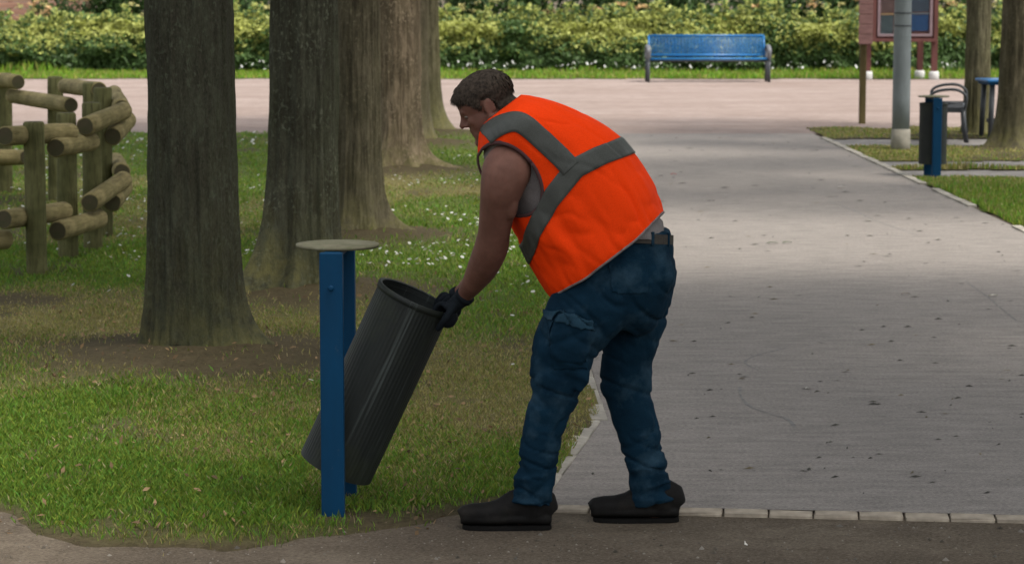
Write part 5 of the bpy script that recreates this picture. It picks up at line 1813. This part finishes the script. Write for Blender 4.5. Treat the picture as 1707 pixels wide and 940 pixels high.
def lawn_bits():
    n = 5200
    Y = 1.0 / rng.uniform(1 / 24.0, 1 / 8.9, n)
    X = rng.uniform(-1, 1, n) * Y * 0.22
    so = soil_mask(X, Y)
    keep = lawn_in(X, Y) & (rng.uniform(0, 1, n) < 0.10 + 0.55 * so + 0.35 * dry_mask(X, Y) * fbm(X * 2, Y * 2, 0, 401, 3))
    X, Y = X[keep], Y[keep]
    C = np.stack([X, Y, lawn_z(X, Y) + rng.uniform(0.008, 0.03, len(X))], 1)
    V, Fq = leaf_quads(C, rng.uniform(0.008, 0.021, len(X)), np.array([[0, -0.25, 0.9]]), 0.55)
    c = np.array([[0.21, 0.135, 0.07]]) * rng.uniform(0.35, 1.7, (len(X), 1))
    o = obj('dry_leaves', np_mesh('dry_leaves', V, Fq, col=np.repeat(c, 4, 0)), M_BLADE)
    tag(o, 'brown dead leaf flakes lying in the lawn and round the trunks', 'dead leaves', kind='stuff')
lawn_bits()

def grit():
    n = 5200
    X, Y = rng.uniform(-2.3, 2.6, n), rng.uniform(8.0, 10.0, n)
    fr = np.interp(X, FR_X, FR_Y)
    keep = (Y < np.where(X > _kA.x, kerb_y(X) - 0.1, fr + 0.12))
    keep &= rng.uniform(0, 1, n) < fbm(X * 3, Y * 3, 0, 301, 3) * 1.3
    X, Y = X[keep], Y[keep]
    n = len(X)
    r = rng.uniform(0.002, 0.0075, n) * np.where(rng.uniform(0, 1, n) < 0.06, 2.2, 1)
    base = np.array([(1, 0, 0), (0, 1, 0), (-1, 0, 0), (0, -1, 0), (0, 0, 0.8)], float)
    rot = rng.uniform(0, 6.28, n)
    V = np.empty((n, 5, 3))
    for k in range(5):
        x_, y_ = base[k, 0] * r * rng.uniform(0.7, 1.3, n), base[k, 1] * r * rng.uniform(0.5, 1.2, n)
        V[:, k, 0] = X + x_ * np.cos(rot) - y_ * np.sin(rot)
        V[:, k, 1] = Y + x_ * np.sin(rot) + y_ * np.cos(rot)
        V[:, k, 2] = -0.013 + base[k, 2] * r
    tri = np.array([(0, 1, 4), (1, 2, 4), (2, 3, 4), (3, 0, 4)])
    Fq = (np.arange(n)[:, None, None] * 5 + tri[None]).reshape(-1, 3)
    col = np.where(rng.uniform(0, 1, (n, 1)) < 0.6, np.array([[0.10, 0.085, 0.065]]), np.array([[0.20, 0.18, 0.15]])) * rng.uniform(0.5, 1.4, (n, 1))
    o = obj('soil_grit', np_mesh('soil_grit', V.reshape(-1, 3), Fq, col=np.repeat(col, 5, 0)), M_BLADE)
    tag(o, 'loose grit and crumbs on the bare soil at the front', 'grit', kind='stuff')
grit()

def leaf_mesh(L, W, curl, seed):
    r = random.Random(seed)
    bm = bmesh.new()
    N = 8
    rows = []
    for i in range(N + 1):
        t = i / N
        w = W * math.sin(math.pi * min(1, t * 1.02)) ** 0.8 * (1 - 0.3 * t) + 0.0006
        z = curl * math.sin(t * 3.0) + 0.004
        rows.append([bm.verts.new((L * (t - 0.5), s * w, z + abs(s) * curl * 0.6 + r.uniform(-1, 1) * 0.001)) for s in (-1, 0, 1)])
    for a, b in zip(rows[:-1], rows[1:]):
        for k in range(2):
            bm.faces.new((a[k], a[k + 1], b[k + 1], b[k]))
    return bm_mesh('fallen_leaf', bm)

for px, py, c, L, W, label, rot in (
        (1287, 407, (0.055, 0.085, 0.035), 0.085, 0.020, 'green fallen leaf lying on the middle of the path, first of a pair', 0.1),
        (1312, 406, (0.06, 0.09, 0.04), 0.085, 0.018, 'green fallen leaf touching its twin on the middle of the path', 0.5),
        (1656, 495, (0.62, 0.58, 0.48), 0.060, 0.014, 'pale cream leaf lying alone on the path', 0.15),
        (1123, 292, (0.45, 0.04, 0.03), 0.060, 0.016, 'small red scrap on the path behind the orange vest', 0.0),
        (1402, 313, (0.60, 0.57, 0.52), 0.07, 0.014, 'whitish leaf near the far side of the path', 0.1),
        (1510, 492, (0.24, 0.20, 0.16), 0.06, 0.014, 'brownish curled leaf on the path short of the cream one', 0.2),
        (746, 207, (0.55, 0.06, 0.03), 0.10, 0.03, 'small red scrap on the gravel by the farthest trunk', 0.0),
        (1240, 908, (0.66, 0.63, 0.56), 0.030, 0.010, 'tiny whitish petal standing on the bare soil', 1.4),
        (1345, 512 + 138, (0.66, 0.63, 0.56), 0.018, 0.007, 'tiny pale petal on the near part of the path', 0.3)):
    z = -0.012 if py > 860 else (-0.004 if py < 223 else 0.0)
    p = G(px, py, z)
    o = obj('fallen_leaf', leaf_mesh(L, W, 0.006 if L > 0.04 else 0.004, int(px)), simple('leaf_skin', c, 0.7, 0.2, 0.25, 60))
    o.location = p + Vector((0, 0, 0.002))
    o.rotation_euler = (0.0 if px != 1240 else 0.9, 0, rot)
    tag(o, label, 'leaf', 'leaves and scraps on the ground')

# tar lines on the path
def tar(name, pix, w, parent):
    s = smooth_path([tuple(G(*p))[:2] for p in pix], 40)
    tan = np.gradient(s, axis=0); tan /= np.linalg.norm(tan, axis=1, keepdims=True)
    nn = np.stack([-tan[:, 1], tan[:, 0]], 1)
    ww = w * (0.4 + 1.2 * fbm(np.arange(40) * 0.3, 0, 0, int(pix[0][0]), 3))[:, None]
    A, B = s + nn * ww, s - nn * ww
    V = np.concatenate([np.c_[A, np.full(40, 0.0012)], np.c_[B, np.full(40, 0.0012)]])
    i = np.arange(39)
    obj(name, np_mesh(name, V, np.stack([i, i + 1, i + 41, i + 40], 1)), simple('tar_line', (0.17, 0.16, 0.15), 0.8, 0.2, 0.3, 20), parent)
tar('tar_line', [(1233, 645), (1236, 662), (1252, 678), (1285, 690), (1312, 698), (1325, 712)], 0.007, path)
0 and tar('tar_line', [(1340, 684), (1322, 688), (1316, 698), (1326, 716)], 0.003, path)
tar('tar_line', [(1312, 580), (1262, 592), (1242, 604), (1262, 616)], 0.006, path)
tar('tar_line', [(1610, 470), (1640, 490), (1670, 515), (1695, 535)], 0.006, path)
tar('tar_line', [(1380, 335), (1420, 350), (1470, 372), (1530, 392)], 0.006, path)
